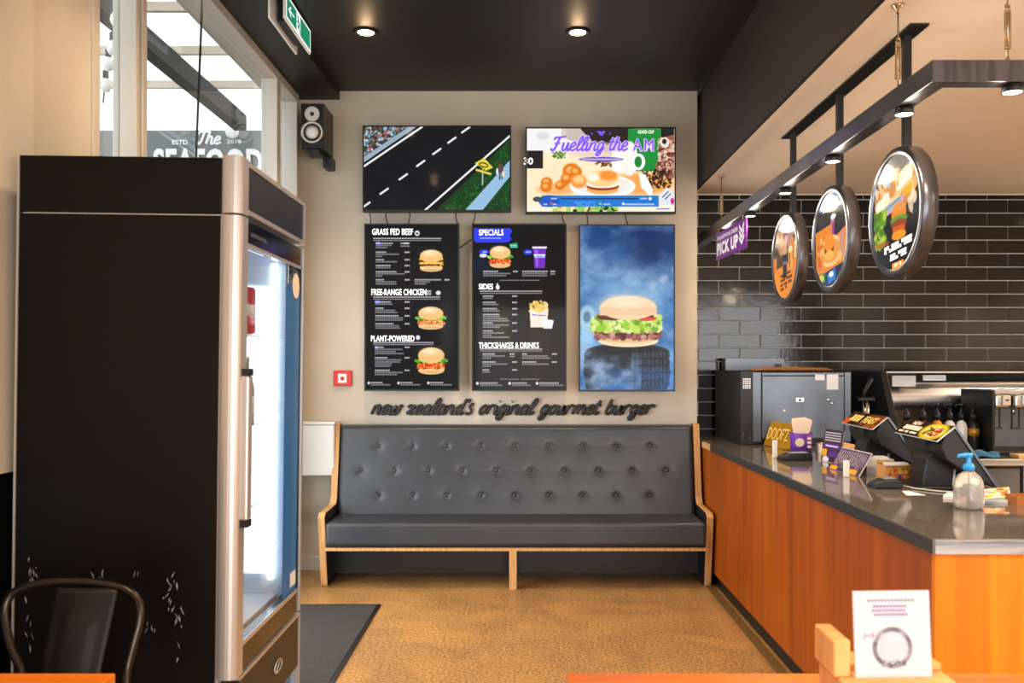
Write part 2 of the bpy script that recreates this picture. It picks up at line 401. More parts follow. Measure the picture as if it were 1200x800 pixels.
def picture(name, cv, org, u, v, m, parent, mask=None):
    """the canvas as a coloured sheet: org bottom-left corner, u to the right, v up"""
    org, u, v = Vector(org), Vector(u), Vector(v); h, w = cv.h, cv.w
    off = root_loc(parent) if parent is not None else Vector((0, 0, 0))
    ii, jj = np.meshgrid(np.arange(w), np.arange(h)); fu = ii/(w-1); fv = 1-jj/(h-1)
    P = np.stack([org[k]-off[k]+fu*u[k]+fv*v[k] for k in range(3)], -1).reshape(-1, 3)
    a = (np.arange(h-1)[:, None]*w+np.arange(w-1)[None, :]).ravel()
    F = np.stack([a+w, a+w+1, a+1, a], 1)
    if mask is not None:
        cu = ((np.arange(w-1)+.5)/(w-1)); cw = 1-((np.arange(h-1)+.5)/(h-1))
        k = mask(cu[None, :], cw[:, None]).ravel(); F = F[k]
    me = bpy.data.meshes.new(name); me.vertices.add(len(P)); me.vertices.foreach_set('co', P.ravel())
    me.loops.add(F.size); me.loops.foreach_set('vertex_index', F.ravel().astype(np.int32))
    me.polygons.add(len(F)); me.polygons.foreach_set('loop_start', np.arange(0, F.size, 4, dtype=np.int32))
    me.update(calc_edges=True)
    c = np.clip(cv.a.reshape(-1, 3)/255.0, 0, 1); l = np.where(c <= 0.04045, c/12.92, ((c+0.055)/1.055)**2.4)
    at_ = me.color_attributes.new('print', 'FLOAT_COLOR', 'POINT')
    at_.data.foreach_set('color', np.concatenate([l, np.ones((len(l), 1))], 1).astype(np.float32).ravel())
    me.materials.append(M[m]); o = bpy.data.objects.new(name, me); COL.objects.link(o)
    if parent is not None: o.parent = parent
    return o
_cache = {}
def text_geo(s, bold=0.0, ext=0.0):
    key = (s, bold, ext)
    if key in _cache: return _cache[key]
    c = bpy.data.curves.new('t', 'FONT'); c.body = s; c.size = 1; c.offset = bold; c.resolution_u = 3; c.extrude = ext; c.space_character = 1.0+2.2*bold
    o = bpy.data.objects.new('t', c); me = o.to_mesh()
    vs = [tuple(v.co) for v in me.vertices]; fs = [tuple(p.vertices) for p in me.polygons]
    o.to_mesh_clear(); bpy.data.objects.remove(o); bpy.data.curves.remove(c)
    _cache[key] = (vs, fs); return vs, fs
def put_text(mb, s, org, u, v, bold=0.02, depth=0.0, mi=0, shear=0.0):
    """fit the text's box between org (bottom left), org+u, org+v"""
    if s[0] == '#':          # print too small to read in the photograph: plain dashes, word by word
        org, u, v = Vector(org), Vector(u), Vector(v); k = len(s)-1; pos = 0.0
        for q_, ch_ in enumerate(s[1:]):
            if ch_ != ' ': a = org+u*(q_/k); mb.add([a, a+u*(.86/k), a+u*(.86/k)+v, a+v], [(0, 1, 2, 3)], mi)
        return
    vs, fs = text_geo(s, bold, 0.5 if depth else 0.0)
    if not vs: return
    x0 = min(p[0] for p in vs); x1 = max(p[0] for p in vs); y0 = min(p[1] for p in vs); y1 = max(p[1] for p in vs)
    org, u, v = Vector(org), Vector(u), Vector(v); n = u.cross(v).normalized()
    out = []
    for p in vs:
        a = (p[0]-x0)/(x1-x0); b = (p[1]-y0)/(y1-y0)
        out.append(org+u*(a+shear*b)+v*b+n*((p[2]+.5)*depth if depth else 0))
    mb.add(out, fs, mi)

# script lettering, x-height 1
G = {
 'n': (0.78, [[(0.02, 0), (0.08, 1)], [(0.05, .45), (.18, .88), (.36, 1), (.5, .8), (.5, .2), (.62, 0), (.8, .2)]]),
 'e': (0.66, [[(0, .4), (.3, .5), (.48, .78), (.3, 1.02), (.06, .72), (.06, .28), (.28, 0), (.66, .25)]]),
 'w': (0.95, [[(0, 1), (0.04, .2), (.2, 0), (.4, .3), (.44, 1)], [(.44, .6), (.48, .15), (.62, 0), (.8, .3), (.84, .95), (1.02, .8)]]),
 'z': (0.72, [[(0, .75), (.14, 1), (.34, .86), (.56, .95), (.36, .5), (.06, .1), (.3, .12), (.5, 0), (.74, .25)]]),
 'a': (0.76, [[(.52, .85), (.3, 1.02), (.06, .6), (.1, .1), (.3, .02), (.5, .45)], [(.54, 1), (.5, .25), (.62, 0), (.8, .22)]]),
 'l': (0.48, [[(0, .25), (.26, .9), (.4, 1.5), (.28, 1.72), (.12, 1.3), (.08, .35), (.2, 0), (.5, .25)]]),
 'd': (0.78, [[(.52, .85), (.3, 1.02), (.06, .6), (.1, .1), (.3, .02), (.5, .45)], [(.6, 1.75), (.54, 1), (.5, .25), (.62, 0), (.8, .22)]]),
 "'": (0.2, [[(.12, 1.75), (.06, 1.35)]]),
 's': (0.55, [[(0, .2), (.2, 0), (.42, .15), (.36, .5), (.14, .8), (.2, 1.1), (.42, 1.15)]]),
 'o': (0.7, [[(.34, 1), (.08, .65), (.1, .15), (.3, 0), (.52, .35), (.5, .85), (.3, 1.0), (.5, .8), (.72, .9)]]),
 'r': (0.62, [[(0.02, 0), (0.06, 1)], [(0.05, .5), (.2, .95), (.38, 1), (.62, .85)]]),
 'i': (0.34, [[(0.04, 1), (0.04, .2), (.16, 0), (.36, .25)], [(.1, 1.42), (.13, 1.5)]]),
 'g': (0.72, [[(.52, .85), (.3, 1.02), (.06, .6), (.1, .1), (.3, .02), (.5, .45)], [(.54, 1), (.5, .1), (.42, -.45), (.2, -.6), (.08, -.38), (.34, -.1), (.74, .3)]]),
 'u': (0.76, [[(0, 1), (0.02, .22), (.18, 0), (.38, .25), (.48, 1)], [(.48, 1), (.48, .25), (.6, 0), (.78, .25)]]),
 'm': (1.15, [[(0.02, 0), (0.08, 1)], [(0.05, .45), (.18, .9), (.34, 1), (.44, .8), (.44, 0)], [(.44, .45), (.58, .9), (.74, 1), (.86, .8), (.86, .2), (.98, 0), (1.16, .2)]]),
 't': (0.46, [[(.2, 1.6), (.1, .9), (.08, .3), (.2, 0), (.46, .25)], [(-.08, 1.05), (.4, 1.05)]]),
 'b': (0.72, [[(.14, 1.7), (.06, 1), (.03, .25), (.2, 0), (.46, .2), (.5, .7), (.32, 1), (.08, .7)], [(.48, .8), (.74, .85)]]),
 'h': (0.76, [[(.14, 1.7), (.02, 0)], [(0.05, .45), (.18, .9), (.36, 1), (.48, .8), (.48, .2), (.6, 0), (.78, .2)]]),
 'F': (1.15, [[(.0, .3), (.2, 0), (.42, .3), (.6, 1.6)], [(.1, 1.3), (.2, 1.6), (.6, 1.62), (1.2, 1.75)], [(.25, .85), (.8, .9)]]),
 'T': (1.0, [[(.15, .25), (.35, 0), (.5, .4), (.62, 1.6)], [(.05, 1.3), (.2, 1.65), (.6, 1.62), (1.1, 1.8)]]),
 ' ': (0.55, []),
}
def smooth_line(p, k=5):
    if len(p) < 3: return [Vector((a, b, 0)) for a, b in p]
    q = [p[0]]+list(p)+[p[-1]]; out = []
    for i in range(1, len(q)-2):
        p0, p1, p2, p3 = [Vector((*t, 0)) for t in q[i-1:i+3]]
        for j in range(k):
            t = j/k; out.append(.5*((2*p1)+(p2-p0)*t+(2*p0-5*p1+4*p2-p3)*t*t+(3*p1-p0-3*p2+p3)*t**3))
    out.append(Vector((*q[-1], 0))); return out
def script(s, org, width, xh, r, slant, emit_letter, depth_dir=(0, -1, 0), uv=((1, 0, 0), (0, 0, 1)), rise=0.0, flat=None):
    tot = sum(G[c][0] for c in s); k = width/tot; x = 0; U, V = Vector(uv[0]), Vector(uv[1]); org = Vector(org)
    for c in s:
        w, strokes = G[c]
        if strokes:
            mb = MB()
            for st in strokes:
                pl = [org+U*((x+p.x)*k+slant*p.y*xh)+V*(p.y*xh+rise*(x+p.x)*k) for p in smooth_line(st)]
                mb.tube(pl, r, 6, flat=flat)
            emit_letter(mb, c)
        x += w

# ================================================================== SETTING
YB = 6.0        # beige wall
YT = 6.372      # tiled kitchen wall
struct(MB().box(-1.75, 5.5, -3, 6.5, -0.1, 0).build('floor', 'floor'))
struct(MB().box(1.155, 1.204, 2.4, YB, 0, 0.004).build('floor_strip', 'brown_strip'))  # thin dark brown strip on the floor along the counter foot
struct(MB().box(-1.75, 1.215, -3, 6.5, 3.3, 3.4).build('ceiling', 'ceiling'))
struct(MB().box(-1.57, -1.276, -3, YB, 3.24, 3.3).build('trim_2', 'ceiling'))        # lowered edge along the windows
struct(MB().box(1.215, 1.235, -3, YT, 2.66, 3.4).build('trim_3', 'bulkhead'))         # black bulkhead face over the counter
struct(MB().box(1.235, 5.5, -3, YT, 2.66, 2.76).build('ceiling_kitchen', 'kceiling'))
struct(MB().box(-1.75, 1.188, YB, 6.5, 0, 3.3).build('wall_back', 'wall'))
struct(MB().box(-1.57, 1.188, 5.985, YB, 0, 0.10).build('baseboard_back', 'white_metal', bevel=0.004))
struct(MB().box(5.4, 5.5, -3, YT, 0, 2.66).build('wall_right', 'kceiling'))
wf = MB(); wf.box(-1.75, 5.5, -3.1, -3, 2.4, 3.4); wf.box(-1.75, -0.8, -3.1, -3, 0, 2.4); wf.box(2.7, 5.5, -3.1, -3, 0, 2.4)
struct(wf.build('wall_front', 'wall'))
wl = MB()
wl.box(-1.75, -1.57, -3, 3.15, 0, 3.3); wl.box(-1.75, -1.57, 3.15, 5.9, 0, .12)
wl.box(-1.75, -1.57, 5.9, YB, 0, 3.3); wl.box(-1.75, -1.57, 3.15, 5.9, 3.24, 3.3)
wl.box(-1.57, -1.50, 1.2, 2.66, 1.1, 3.24)
WL = struct(wl.build('wall_left', 'wall'))
for j, z in enumerate((0.197, 0.555, 0.913)):            # black wainscot slabs
    for k in range(4):
        y0 = 1.32+0.36*k
        if z > 0.9: pass
        MB().box(-1.57, -1.553, y0+.003, y0+.357, z-.178, min(z+.178, 1.10)-.003).build('tile', 'tile2', WL, bevel=.002)
# side window
w1 = root_struct('window_1', (-1.6, 4.5, 1.1))
MB().box(-1.63, -1.53, 3.2, 5.9, 3.187, 3.24).build('head_rail', 'frame', w1, bevel=.004)
MB().box(-1.63, -1.53, 3.2, 5.9, .12, .18).build('sill_rail', 'frame', w1, bevel=.004)
for (y0, y1, xa, xb) in ((3.15, 3.20, -1.62, -1.56), (3.44, 3.472, -1.63, -1.535), (3.488, 3.53, -1.63, -1.53), (5.38, 5.45, -1.63, -1.53), (5.52, 5.56, -1.63, -1.56), (5.85, 5.9, -1.63, -1.53)):
    MB().box(xa, xb, y0, y1, .18, 3.187).build('mullion', 'frame', w1, bevel=.004)
MB().box(-1.62, -1.55, 3.472, 3.488, .18, 3.187).build('gasket', 'gasket', w1)
for (y0, y1) in ((3.20, 3.44), (3.53, 5.38), (5.56, 5.85)):
    MB().box(-1.606, -1.600, y0, y1, .18, 3.187).build('pane', 'window', w1)
MB().box(-1.614, -1.61, 5.45, 5.52, .18, 3.187).build('pane', 'window', w1)

# tiled kitchen wall: every tile a part
WK = struct(MB().box(1.19, 5.5, YT, 6.5, 0, 2.66).build('wall_kitchen', 'grout'))
tile_src = None; off0 = Vector(WK.location)
TX, TZ = 0.302, 0.0985
def tile_mesh(w):
    return MB().box(-w/2, w/2, -0.012, 0, 0, TZ-0.0070).build('tile', 'tile', WK, bevel=.0022, seg=1)
cache = {}
for r in range(-8, 13):
    z = 1.4425+r*TZ
    if z+TZ > 2.66: h = 2.66-z
    shift = (2.627-10*TX) + (0 if r % 2 else TX/2)
    for k in range(-1, 18):
        xa, xb = shift+k*TX+0.002, shift+(k+1)*TX-0.005
        xa = max(xa, 1.1905); xb = min(xb, 3.95)
        if xb-xa < 0.02 or z < 0.6: continue
        key = (round(xb-xa, 3), z+TZ > 2.66)
        if key not in cache:
            hh = (2.66-z-.001) if key[1] else TZ-0.0070
            mb = MB().box(-(xb-xa)/2, (xb-xa)/2, -0.012, 0.002, 0, hh)
            cache[key] = mb
            o = mb.build('tile', 'tile', bevel=.0022, seg=1, loc=(0, 0, 0))
            cache[key] = o.data
            mod = o.modifiers[0]; o.parent = WK; first = o
        else:
            o = bpy.data.objects.new('tile', cache[key]); COL.objects.link(o); o.parent = WK
            b = o.modifiers.new('bevel', 'BEVEL'); b.width = .0022; b.segments = 1; b.limit_method = 'ANGLE'
        o.location = Vector(((xa+xb)/2, YT, z))-off0
        o.rotation_euler = (random.uniform(-.006, .006), 0, random.uniform(-.007, .007))
        if r in (2, 5, 7) and k in (1, 4, 5): pass
struct(MB().box(1.19, 4.6, YT-.02, YT, 2.652, 2.66).build('trim_4', 'white_metal'))

# ------------------------------------------------------------------ outside the side window
struct(MB().box(-12, -1.75, -4, 14, -0.12, -0.02).build('pavement', 'concrete_out'))
cn = thing('canopy', 'white sheeted awning with a dark beam seen through the side window', 'awning', (-4, 6.6, 3.7))
for k in range(6):
    y0 = 3.3+0.78*k
    MB().box(-6.5, -1.8, y0, y0+.775, 3.76, 3.765).build('sheet', 'canopy', cn)
    MB().box(-6.5, -1.8, y0-.02, y0+.02, 3.70, 3.76).build('purlin', 'purlin', cn)
MB().box(-2.66, -2.55, 3.4, 7.98, 3.56, 3.70).build('beam', 'rust_beam', cn)
MB().box(-6.4, -6.3, 3.3, 3.4, 0, 3.7).build('post', 'rust_beam', cn)
MB().box(-6.4, -6.3, 7.85, 7.95, 0, 3.7).build('post', 'rust_beam', cn)
sg = thing('shop_sign_board', 'grey-green shop fascia board lettered The SEAFOOD beyond the side window', 'sign', (-3.1, 8.15, 0))
MB().box(-5.2, -1.95, 8.15, 8.2, 2.3, 3.61).build('board', 'slate', sg)
MB().box(-5.2, -1.95, 8.16, 8.25, 0, 2.3).build('lower_wall', 'slate', sg)
def seafood_text():
    s = 1020/8.14
    def pt(x, y): return at(x, y, 8.14)
    mb = MB()
    def T(t, x0, y0, x1, y1, b=.02): put_text(mb, t, pt(x0, y1), (pt(x1, y1)-pt(x0, y1)), (pt(x0, y0)-pt(x0, y1)), b, 0.008)
    T('ESTD', 202, 164, 220, 169.5); T('2018', 266, 163.5, 283, 168.5)
    T('SEAFOOD', 180, 174, 308, 206, .04)
    script('The', pt(229, 168.5), 30/s*.98, 8.5/s, 0.012, 0.25, lambda m_, c: (mb.add(m_.v, m_.f, 0)), flat=(1, .4, 1))
    mb.build('lettering', 'white', sg)
seafood_text()
MB().lathe([(0.001, -.02), (.055, -.02), (.065, 0), (.055, .02), (.001, .02)], at(272, 154, 8.1), 20, axis='y').build('round_lamp', 'white', sg)
for k, (x, y) in enumerate(((136, 18), (132, 52), (127, 71), (124, 96))):
    p = at(x, y, 4.75+.1*k)
    b = thing('festoon_bulb', ['clear festoon bulb hanging highest on its cable under the awning', 'clear festoon bulb second down on the cable under the awning', 'small festoon bulb third down on the cable under the awning', 'festoon bulb lowest on the cable beside the window frame'][k], 'bulb', p, 'festoon bulbs')
    MB().lathe([(.001, -.06), (.02, -.055), (.032, -.03), (.026, 0), (.014, .02)], p, 14).build('glass_bulb', 'white', b)
    MB().cyl(p+Vector((0, 0, .02)), p+Vector((0, 0, .065)), .017, 10).build('socket', 'black_plastic', b)
tag(MB().tube([at(133, -40, 4.7), at(137, 5, 4.75), at(133, 40, 4.85), at(128, 62, 4.95), at(124, 88, 5.05), at(121, 120, 5.2)], .006, 6).build('festoon_cable', 'black_plastic'), 'thin black cable carrying the festoon bulbs outside the window', 'cable')

# ------------------------------------------------------------------ ceiling fittings
DL = [(-0.9, 4.93), (0.3, 4.93), (-0.9, 3.1), (0.3, 3.1), (-0.9, 1.2), (0.3, 1.2)]
DLL = ['recessed ceiling downlight glowing above the television showing a road', 'recessed ceiling downlight glowing above the television showing a breakfast plate']
for k, (x, y) in enumerate(DL):
    t = thing('downlight', DLL[k] if k < 2 else 'recessed ceiling downlight '+['over the middle of the fridge aisle', 'over the middle of the counter aisle', 'over the small table beside the fridge', 'over the table with the number card'][k-2], 'downlight', (x, y, 3.3), 'ceiling downlights')
    MB().lathe([(.055, 0), (.07, -.002), (.066, -.012), (.05, -.010), (.047, 0)], (x, y, 3.3), 28).build('trim_ring', 'black_metal', t)
    MB().lathe([(.001, -.006), (.045, -.006)], (x, y, 3.3), 24).build('lens', 'lamp_warm', t)
    l = bpy.data.lights.new('downlight_beam', 'SPOT'); l.energy = 105; l.color = (1.0, 0.72, 0.44); l.spot_size = math.radians(112); l.spot_blend = .8; l.shadow_soft_size = .05
    o = bpy.data.objects.new('downlight_beam', l); o.location = (x, y, 3.27); COL.objects.link(o)
    l = bpy.data.lights.new('downlight_glow', 'POINT'); l.energy = 1.2; l.color = (1.0, 0.66, 0.36); l.shadow_soft_size = .03
    o = bpy.data.objects.new('downlight_glow', l); o.location = (x, y, 3.235); COL.objects.link(o)
for k, (x, y) in enumerate(((4.45, 3.64), (4.3, 5.2), (4.4, 2.0), (2.6, 1.2))):
    t = thing('kitchen_downlight', 'recessed downlight in the cream kitchen ceiling, '+['second from the tiled wall', 'nearest the tiled wall', 'third from the tiled wall', 'over the end of the counter'][k], 'downlight', (x, y, 2.66), 'kitchen downlights')
    MB().lathe([(.055, 0), (.07, -.002), (.066, -.012), (.05, -.010), (.047, 0)], (x, y, 2.66), 28).build('trim_ring', 'white_metal', t)
    MB().lathe([(.001, -.006), (.045, -.006)], (x, y, 2.66), 24).build('lens', 'lamp_rail', t)
    l = bpy.data.lights.new('kitchen_beam', 'SPOT'); l.energy = 190; l.color = (1.0, 0.84, 0.64); l.spot_size = math.radians(150); l.spot_blend = .6; l.shadow_soft_size = .05
    o = bpy.data.objects.new('kitchen_beam', l); o.location = (x, y, 2.63); COL.objects.link(o)
# exit sign: two plates hanging under the ceiling along the window side
ex = thing('exit_sign', 'green and white running-man exit sign hung from the black ceiling', 'sign', (-1.21, 4.6, 3.3))
cv = Canvas((0, 0, 100, 34), (120, 42), (238, 240, 236))
cv.rect(3, 3, 97, 31, (20, 130, 96)); cv.rect(44, 3, 60, 31, (240, 244, 240))
cv.ell(54, 9, 2.4, 2.6, (16, 110, 80)); cv.line(53, 12, 50, 20, 4, (16, 110, 80)); cv.line(50, 20, 55, 24, 2.6, (16, 110, 80)); cv.line(50, 20, 47, 28, 2.6, (16, 110, 80)); cv.line(52, 14, 58, 17, 2, (16, 110, 80)); cv.line(52, 14, 47, 17, 2, (16, 110, 80))
cv.line(70, 17, 88, 17, 3, (240, 244, 240)); cv.line(82, 11, 89, 17, 3, (240, 244, 240)); cv.line(82, 23, 89, 17, 3, (240, 244, 240))
for dx in (0, -0.075):
    poly = [(4.36, 3.275), (4.36, 3.205), (4.44, 3.155), (4.87, 3.155), (4.87, 3.275)]
    MB().prism([(4.36, 3.15), (4.88, 3.15), (4.88, 3.285), (4.36, 3.285)], 'x', -1.212+dx, -1.200+dx).build('plate', 'white', ex, bevel=.003)
picture('face', cv, (-1.1985, 4.87, 3.158), (0, -.5, 0), (0, 0, .122), 'lightbox', ex)
MB().box(-1.262, -1.222, 4.45, 4.8, 3.17, 3.3).build('housing', 'black_plastic', ex)
tag(MB().tube([(-.99, 2.62, 2.03), (-1.06, 2.86, 2.6), (-1.14, 3.2, 3.3)], .004, 6).build('power_cable', 'black_plastic'), 'thin black cable running from the drinks fridge top to the ceiling', 'cable')

# ------------------------------------------------------------------ wall fittings
sp = thing('wall_speaker', 'black bookshelf loudspeaker with pale cones bracketed high on the wall', 'speaker', (-1.38, 5.94, 2.8))
MB().box(-1.455, -1.305, 5.65, 5.93, 2.82, 3.11).build('cabinet', 'black_metal', sp, bevel=.004)
c = (-1.38, 5.649, 3.04)
MB().lathe([(.048, -.006), (.048, 0), (.001, 0)], c, 28, axis='y').build('tweeter_plate', 'white_metal', sp)
MB().lathe([(.001, -.014), (.009, -.012), (.014, -.006)], c, 16, axis='y').build('tweeter_dome', 'black_plastic', sp)
c = (-1.38, 5.649, 2.922)
MB().lathe([(.064, 0), (.072, -.006), (.060, -.010), (.056, 0)], c, 32, axis='y').build('woofer_ring', 'white_metal', sp)
MB().lathe([(.057, -.002), (.046, -.005), (.044, 0)], c, 32, axis='y').build('surround', 'black_plastic', sp)
MB().lathe([(.044, -.0055), (.020, -.0058), (.014, -.010), (.001, -.012)], c, 28, axis='y').build('cone', 'white', sp)
MB().box(-1.42, -1.34, 5.66, 5.80, 2.795, 2.819).build('mount', 'bracket', sp, bevel=.003)
MB().box(-1.36, -1.305, 5.86, 6.0, 2.745, 2.82).build('bracket', 'bracket', sp, bevel=.003)
fa = thing('fire_call_point', 'red break-glass fire alarm call point on the beige wall', 'alarm', (-1.25, 6, 1.27))
MB().box(-1.315, -1.19, 5.975, 6.0, 1.268, 1.375).build('back_box', 'red', fa, bevel=.006)
MB().box(-1.282, -1.222, 5.970, 5.974, 1.29, 1.352).build('glass_window', 'white', fa, bevel=.002)
MB().lathe([(.001, -.004), (.013, -.003), (.014, 0)], (-1.252, 5.97, 1.32), 16, axis='y').build('press_disc', 'red', fa)
wb = thing('wall_box', 'white metal box fixed to the wall beside the bench', 'box', (-1.42, 6, .66))
MB().box(-1.56, -1.285, 5.87, 6.0,   .665, 1.01).build('case', 'white_metal', wb, bevel=.008)
MB().box(-1.565, -1.28, 5.865, 6.0, 1.01, 1.03).build('lid', 'white_metal', wb, bevel=.004)

# lettering: every letter a part of the slogan
lt = thing('wall_slogan', "dark script lettering reading new zealand's original gourmet burger", 'lettering', (-.08, 5.99, 1.07))
p0 = at(435, 485, 5.985); p1 = at(768, 485, 5.985)
script("new zealand's original gourmet burger", p0, p1.x-p0.x-.02, .059, .0112, .42, lambda m_, c: m_.build('letter', 'letters', lt), flat=(1, .9, 1))

# ================================================================== SCREENS
YS = 5.88
def tv(name, x0, y0, x1, y1, label, cv, group, stand=0.03):
    a, b = at(x0, y1, YS), at(x1, y0, YS)
    t = thing(name, label, 'screen', ((a.x+b.x)/2, YS, a.z), group)
    bz = 0.009
    m = MB(); m.box(a.x, b.x, YS+.004, YS+.045, a.z, b.z)
    m.box(a.x, b.x, YS-.004, YS+.004, a.z, a.z+bz*1.3); m.box(a.x, b.x, YS-.004, YS+.004, b.z-bz, b.z)
    m.box(a.x, a.x+bz, YS-.004, YS+.004, a.z+bz*1.3, b.z-bz); m.box(b.x-bz, b.x, YS-.004, YS+.004, a.z+bz*1.3, b.z-bz)
    m.build('casing', 'black_plastic', t)
    cx, cz = (a.x+b.x)/2, (a.z+b.z)/2
    MB().box(cx-.2, cx+.2, YS+.045, 5.996, cz-.15, cz+.15).build('wall_bracket', 'bracket', t)
    picture('display', cv, (a.x+bz, YS+.001, a.z+bz*1.3), (b.x-a.x-2*bz, 0, 0), (0, 0, b.z-a.z-2.3*bz), 'screen', t)
    return t, a, b
# --- road advert, drawn in the units of a 1130 x 642 sheet
cv = Canvas((30, 48, 1160, 690), (350, 198), (15, 16, 22))
n = cv.noise(60, seed=3); cv.a += ((n-.5)*10)[..., None]
cv.poly([(30, 48), (375, 48), (30, 280)], (52, 62, 64))
tst = lambda x, y: (y-48)/232+(x-30)/345 < .98
cv.speck(30, 48, 370, 280, [(150, 190, 200), (90, 130, 150), (190, 90, 100), (220, 225, 230), (60, 50, 36), (30, 40, 36), (120, 84, 50)], 420, 11, 5, tst)
cv.poly([(375, 48), (436, 48), (30, 322), (30, 280)], (150, 168, 184)); cv.line(480, 48, 30, 352, 15, (238, 238, 240))
for (x, y) in ((820, 70), (712, 150), (595, 238), (470, 330), (335, 433), (187, 545), (45, 652)): cv.line(x-30, y+21, x+28, y-20, 15, (236, 236, 236))
ins = cv.poly([(1160, 140), (1160, 690), (590, 690)], (18, 62, 26))
cv.speck(560, 130, 1160, 690, [(30, 92, 34), (14, 46, 20), (44, 110, 44)], 900, 6, 8, lambda x, y: (x-590)/570+(690-y)/550*-1 > .05 and (x-590)/(570) > (690-y)/550)
cv.poly([(1160, 305), (1160, 430), (950, 690), (815, 690)], (148, 186, 216))
cv.line(1160, 118, 505, 690, 15, (236, 236, 236))
cv.line(950, 380, 948, 495, 9, (196, 196, 190)); cv.poly([(960, 288), (1030, 362), (975, 386), (888, 328)], (226, 206, 66))
cv.ell(957, 342, 38, 20, (60, 56, 30), rot=.25); cv.ell(957, 342, 30, 10, (226, 206, 66), rot=.25); cv.line(903, 380, 1010, 412, 17, (222, 204, 80))
cv.ell(1086, 322, 12, 14, (60, 46, 42)); cv.ell(1087, 365, 24, 36, (90, 66, 58)); cv.line(1083, 395, 1081, 452, 9, (30, 26, 30)); cv.line(1096, 395, 1099, 450, 9, (30, 26, 30)); cv.ell(1062, 392, 9, 26, (220, 224, 226)); cv.ell(1109, 412, 13, 24, (232, 204, 180))
tv('television', 425, 147, 599, 248, 'wall television showing an aerial view of a road and yellow sign', cv, None)
# --- breakfast advert
cv = Canvas((42, 25, 1148, 650), (352, 200), (250, 226, 190))
cv.a += ((cv.noise(200, seed=4)-.5)*26)[..., None]
cv.rect(42, 25, 500, 200, (238, 236, 234)); cv.poly([(300, 25), (800, 25), (800, 60), (640, 210), (300, 90)], (196, 184, 176))
cv.poly([(440, 25), (830, 25), (840, 60), (840, 230), (600, 200), (520, 110)], (46, 34, 36)); cv.ell(560, 190, 210, 60, (226, 206, 190), .9, .5)
cv.rect(800, 25, 1045, 345, (30, 140, 58)); cv.poly([(1045, 25), (1148, 25), (1148, 120), (1045, 90)], (40, 34, 36))
cv.rect(42, 190, 162, 325, (34, 28, 28)); cv.ell(160, 80, 50, 30, (206, 214, 224), .8, .5)
cv.speck(230, 195, 330, 245, [(70, 116, 50), (110, 150, 70)], 40, 9, 5)
cv.poly([(1000, 330), (1070, 90), (1148, 70), (1148, 400), (1100, 400)], (150, 92, 70)); cv.speck(1030, 110, 1148, 360, [(196, 150, 130), (100, 50, 40), (226, 196, 180)], 160, 13, 9)
cv.ell(1075, 130, 34, 40, (232, 222, 214)); cv.ell(1072, 122, 17, 20, (50, 34, 30))
cv.ell(900, 440, 240, 80, (240, 160, 76), .9, .4); cv.speck(910, 340, 1120, 470, [(60, 34, 26), (96, 56, 40), (40, 24, 20)], 120, 10, 6)
cv.speck(550, 265, 680, 310, [(120, 60, 36), (90, 44, 30)], 34, 8, 7)
cv.rect(680, 195, 860, 350, (248, 242, 238)); cv.ell(810, 250, 62, 130, (250, 238, 230), 1, .12); cv.ell(880, 275, 48, 62, (250, 248, 246)); cv.ell(876, 275, 28, 42, (30, 130, 54))
cv.ell(270, 480, 150, 40, (246, 166, 84), .8, .5)
for (x, y, r) in ((190, 430, 40), (185, 465, 38), (290, 450, 36), (325, 435, 24), (375, 345, 60), (340, 400, 42), (410, 350, 40)):
    cv.ell(x, y, r*1.1, r, (226, 116, 26), 1, .25); cv.ell(x-6, y-8, r*.55, r*.45, (252, 192, 110), .8, .5)
cv.ell(610, 460, 245, 90, (252, 250, 246)); cv.ell(610, 452, 215, 70, (238, 230, 220)); cv.ell(430, 420, 62, 52, (238, 150, 66), 1, .3); cv.ell(430, 408, 40, 30, (252, 212, 150), .8, .5)
cv.ell(610, 480, 118, 38, (240, 168, 80)); cv.ell(610, 460, 122, 30, (150, 60, 40)); cv.ell(610, 442, 124, 30, (252, 240, 222)); cv.ell(606, 400, 122, 62, (250, 206, 140), 1, .12); cv.ell(650, 378, 70, 38, (238, 140, 44), .9, .5); cv.ell(540, 390, 45, 32, (255, 246, 230), .9, .6)
cv.poly([(880, 360), (930, 370), (985, 480), (980, 545), (900, 470)], (252, 248, 244))
cv.poly([(1035, 520), (1090, 470), (1148, 500), (1148, 640), (1030, 640)], (222, 226, 232)); cv.line(1060, 540, 1100, 500, 8, (60, 80, 130)); cv.line(1080, 555, 1118, 515, 8, (60, 80, 130)); cv.ell(1132, 570, 14, 24, (206, 40, 150))
cv.rect(42, 600, 1148, 650, (246, 236, 214)); cv.speck(240, 610, 720, 650, [(120, 190, 60), (30, 30, 30), (246, 220, 150), (160, 210, 90)], 60, 20, 3)
cv.rect(150, 528, 1030, 612, (34, 118, 206)); cv.ell(208, 570, 80, 45, (24, 84, 190), .9); cv.ell(120, 556, 34, 20, (60, 80, 90)); cv.line(300, 552, 870, 552, 8, (20, 42, 80))
cv.speck(400, 575, 560, 610, [(70, 150, 226)], 40, 8, 4)
for (x, w) in ((222, 46), (890, 52), (776, 220), (615, 52), (165, 30), (235, 28)): cv.bars(x, 545 if x in (222, 890) else 588, [w], 12, col=(235, 240, 250))
cv.ell(965, 552, 12, 12, (240, 240, 250)); cv.ell(764, 590, 10, 10, (240, 244, 240)); cv.ell(592, 590, 11, 9, (140, 200, 110)); cv.ell(226, 588, 10, 10, (220, 80, 50))
cv.ell(598, 256, 164, 18, (92, 74, 176)); cv.bars(455, 250, [288], 12, col=(250, 236, 244))
cv.bars(1012, 624, [100], 9, col=(80, 60, 180))
t2, a2, b2 = tv('television', 616, 149, 792, 250, 'wall television advertising a breakfast bun beneath purple script', cv, None)
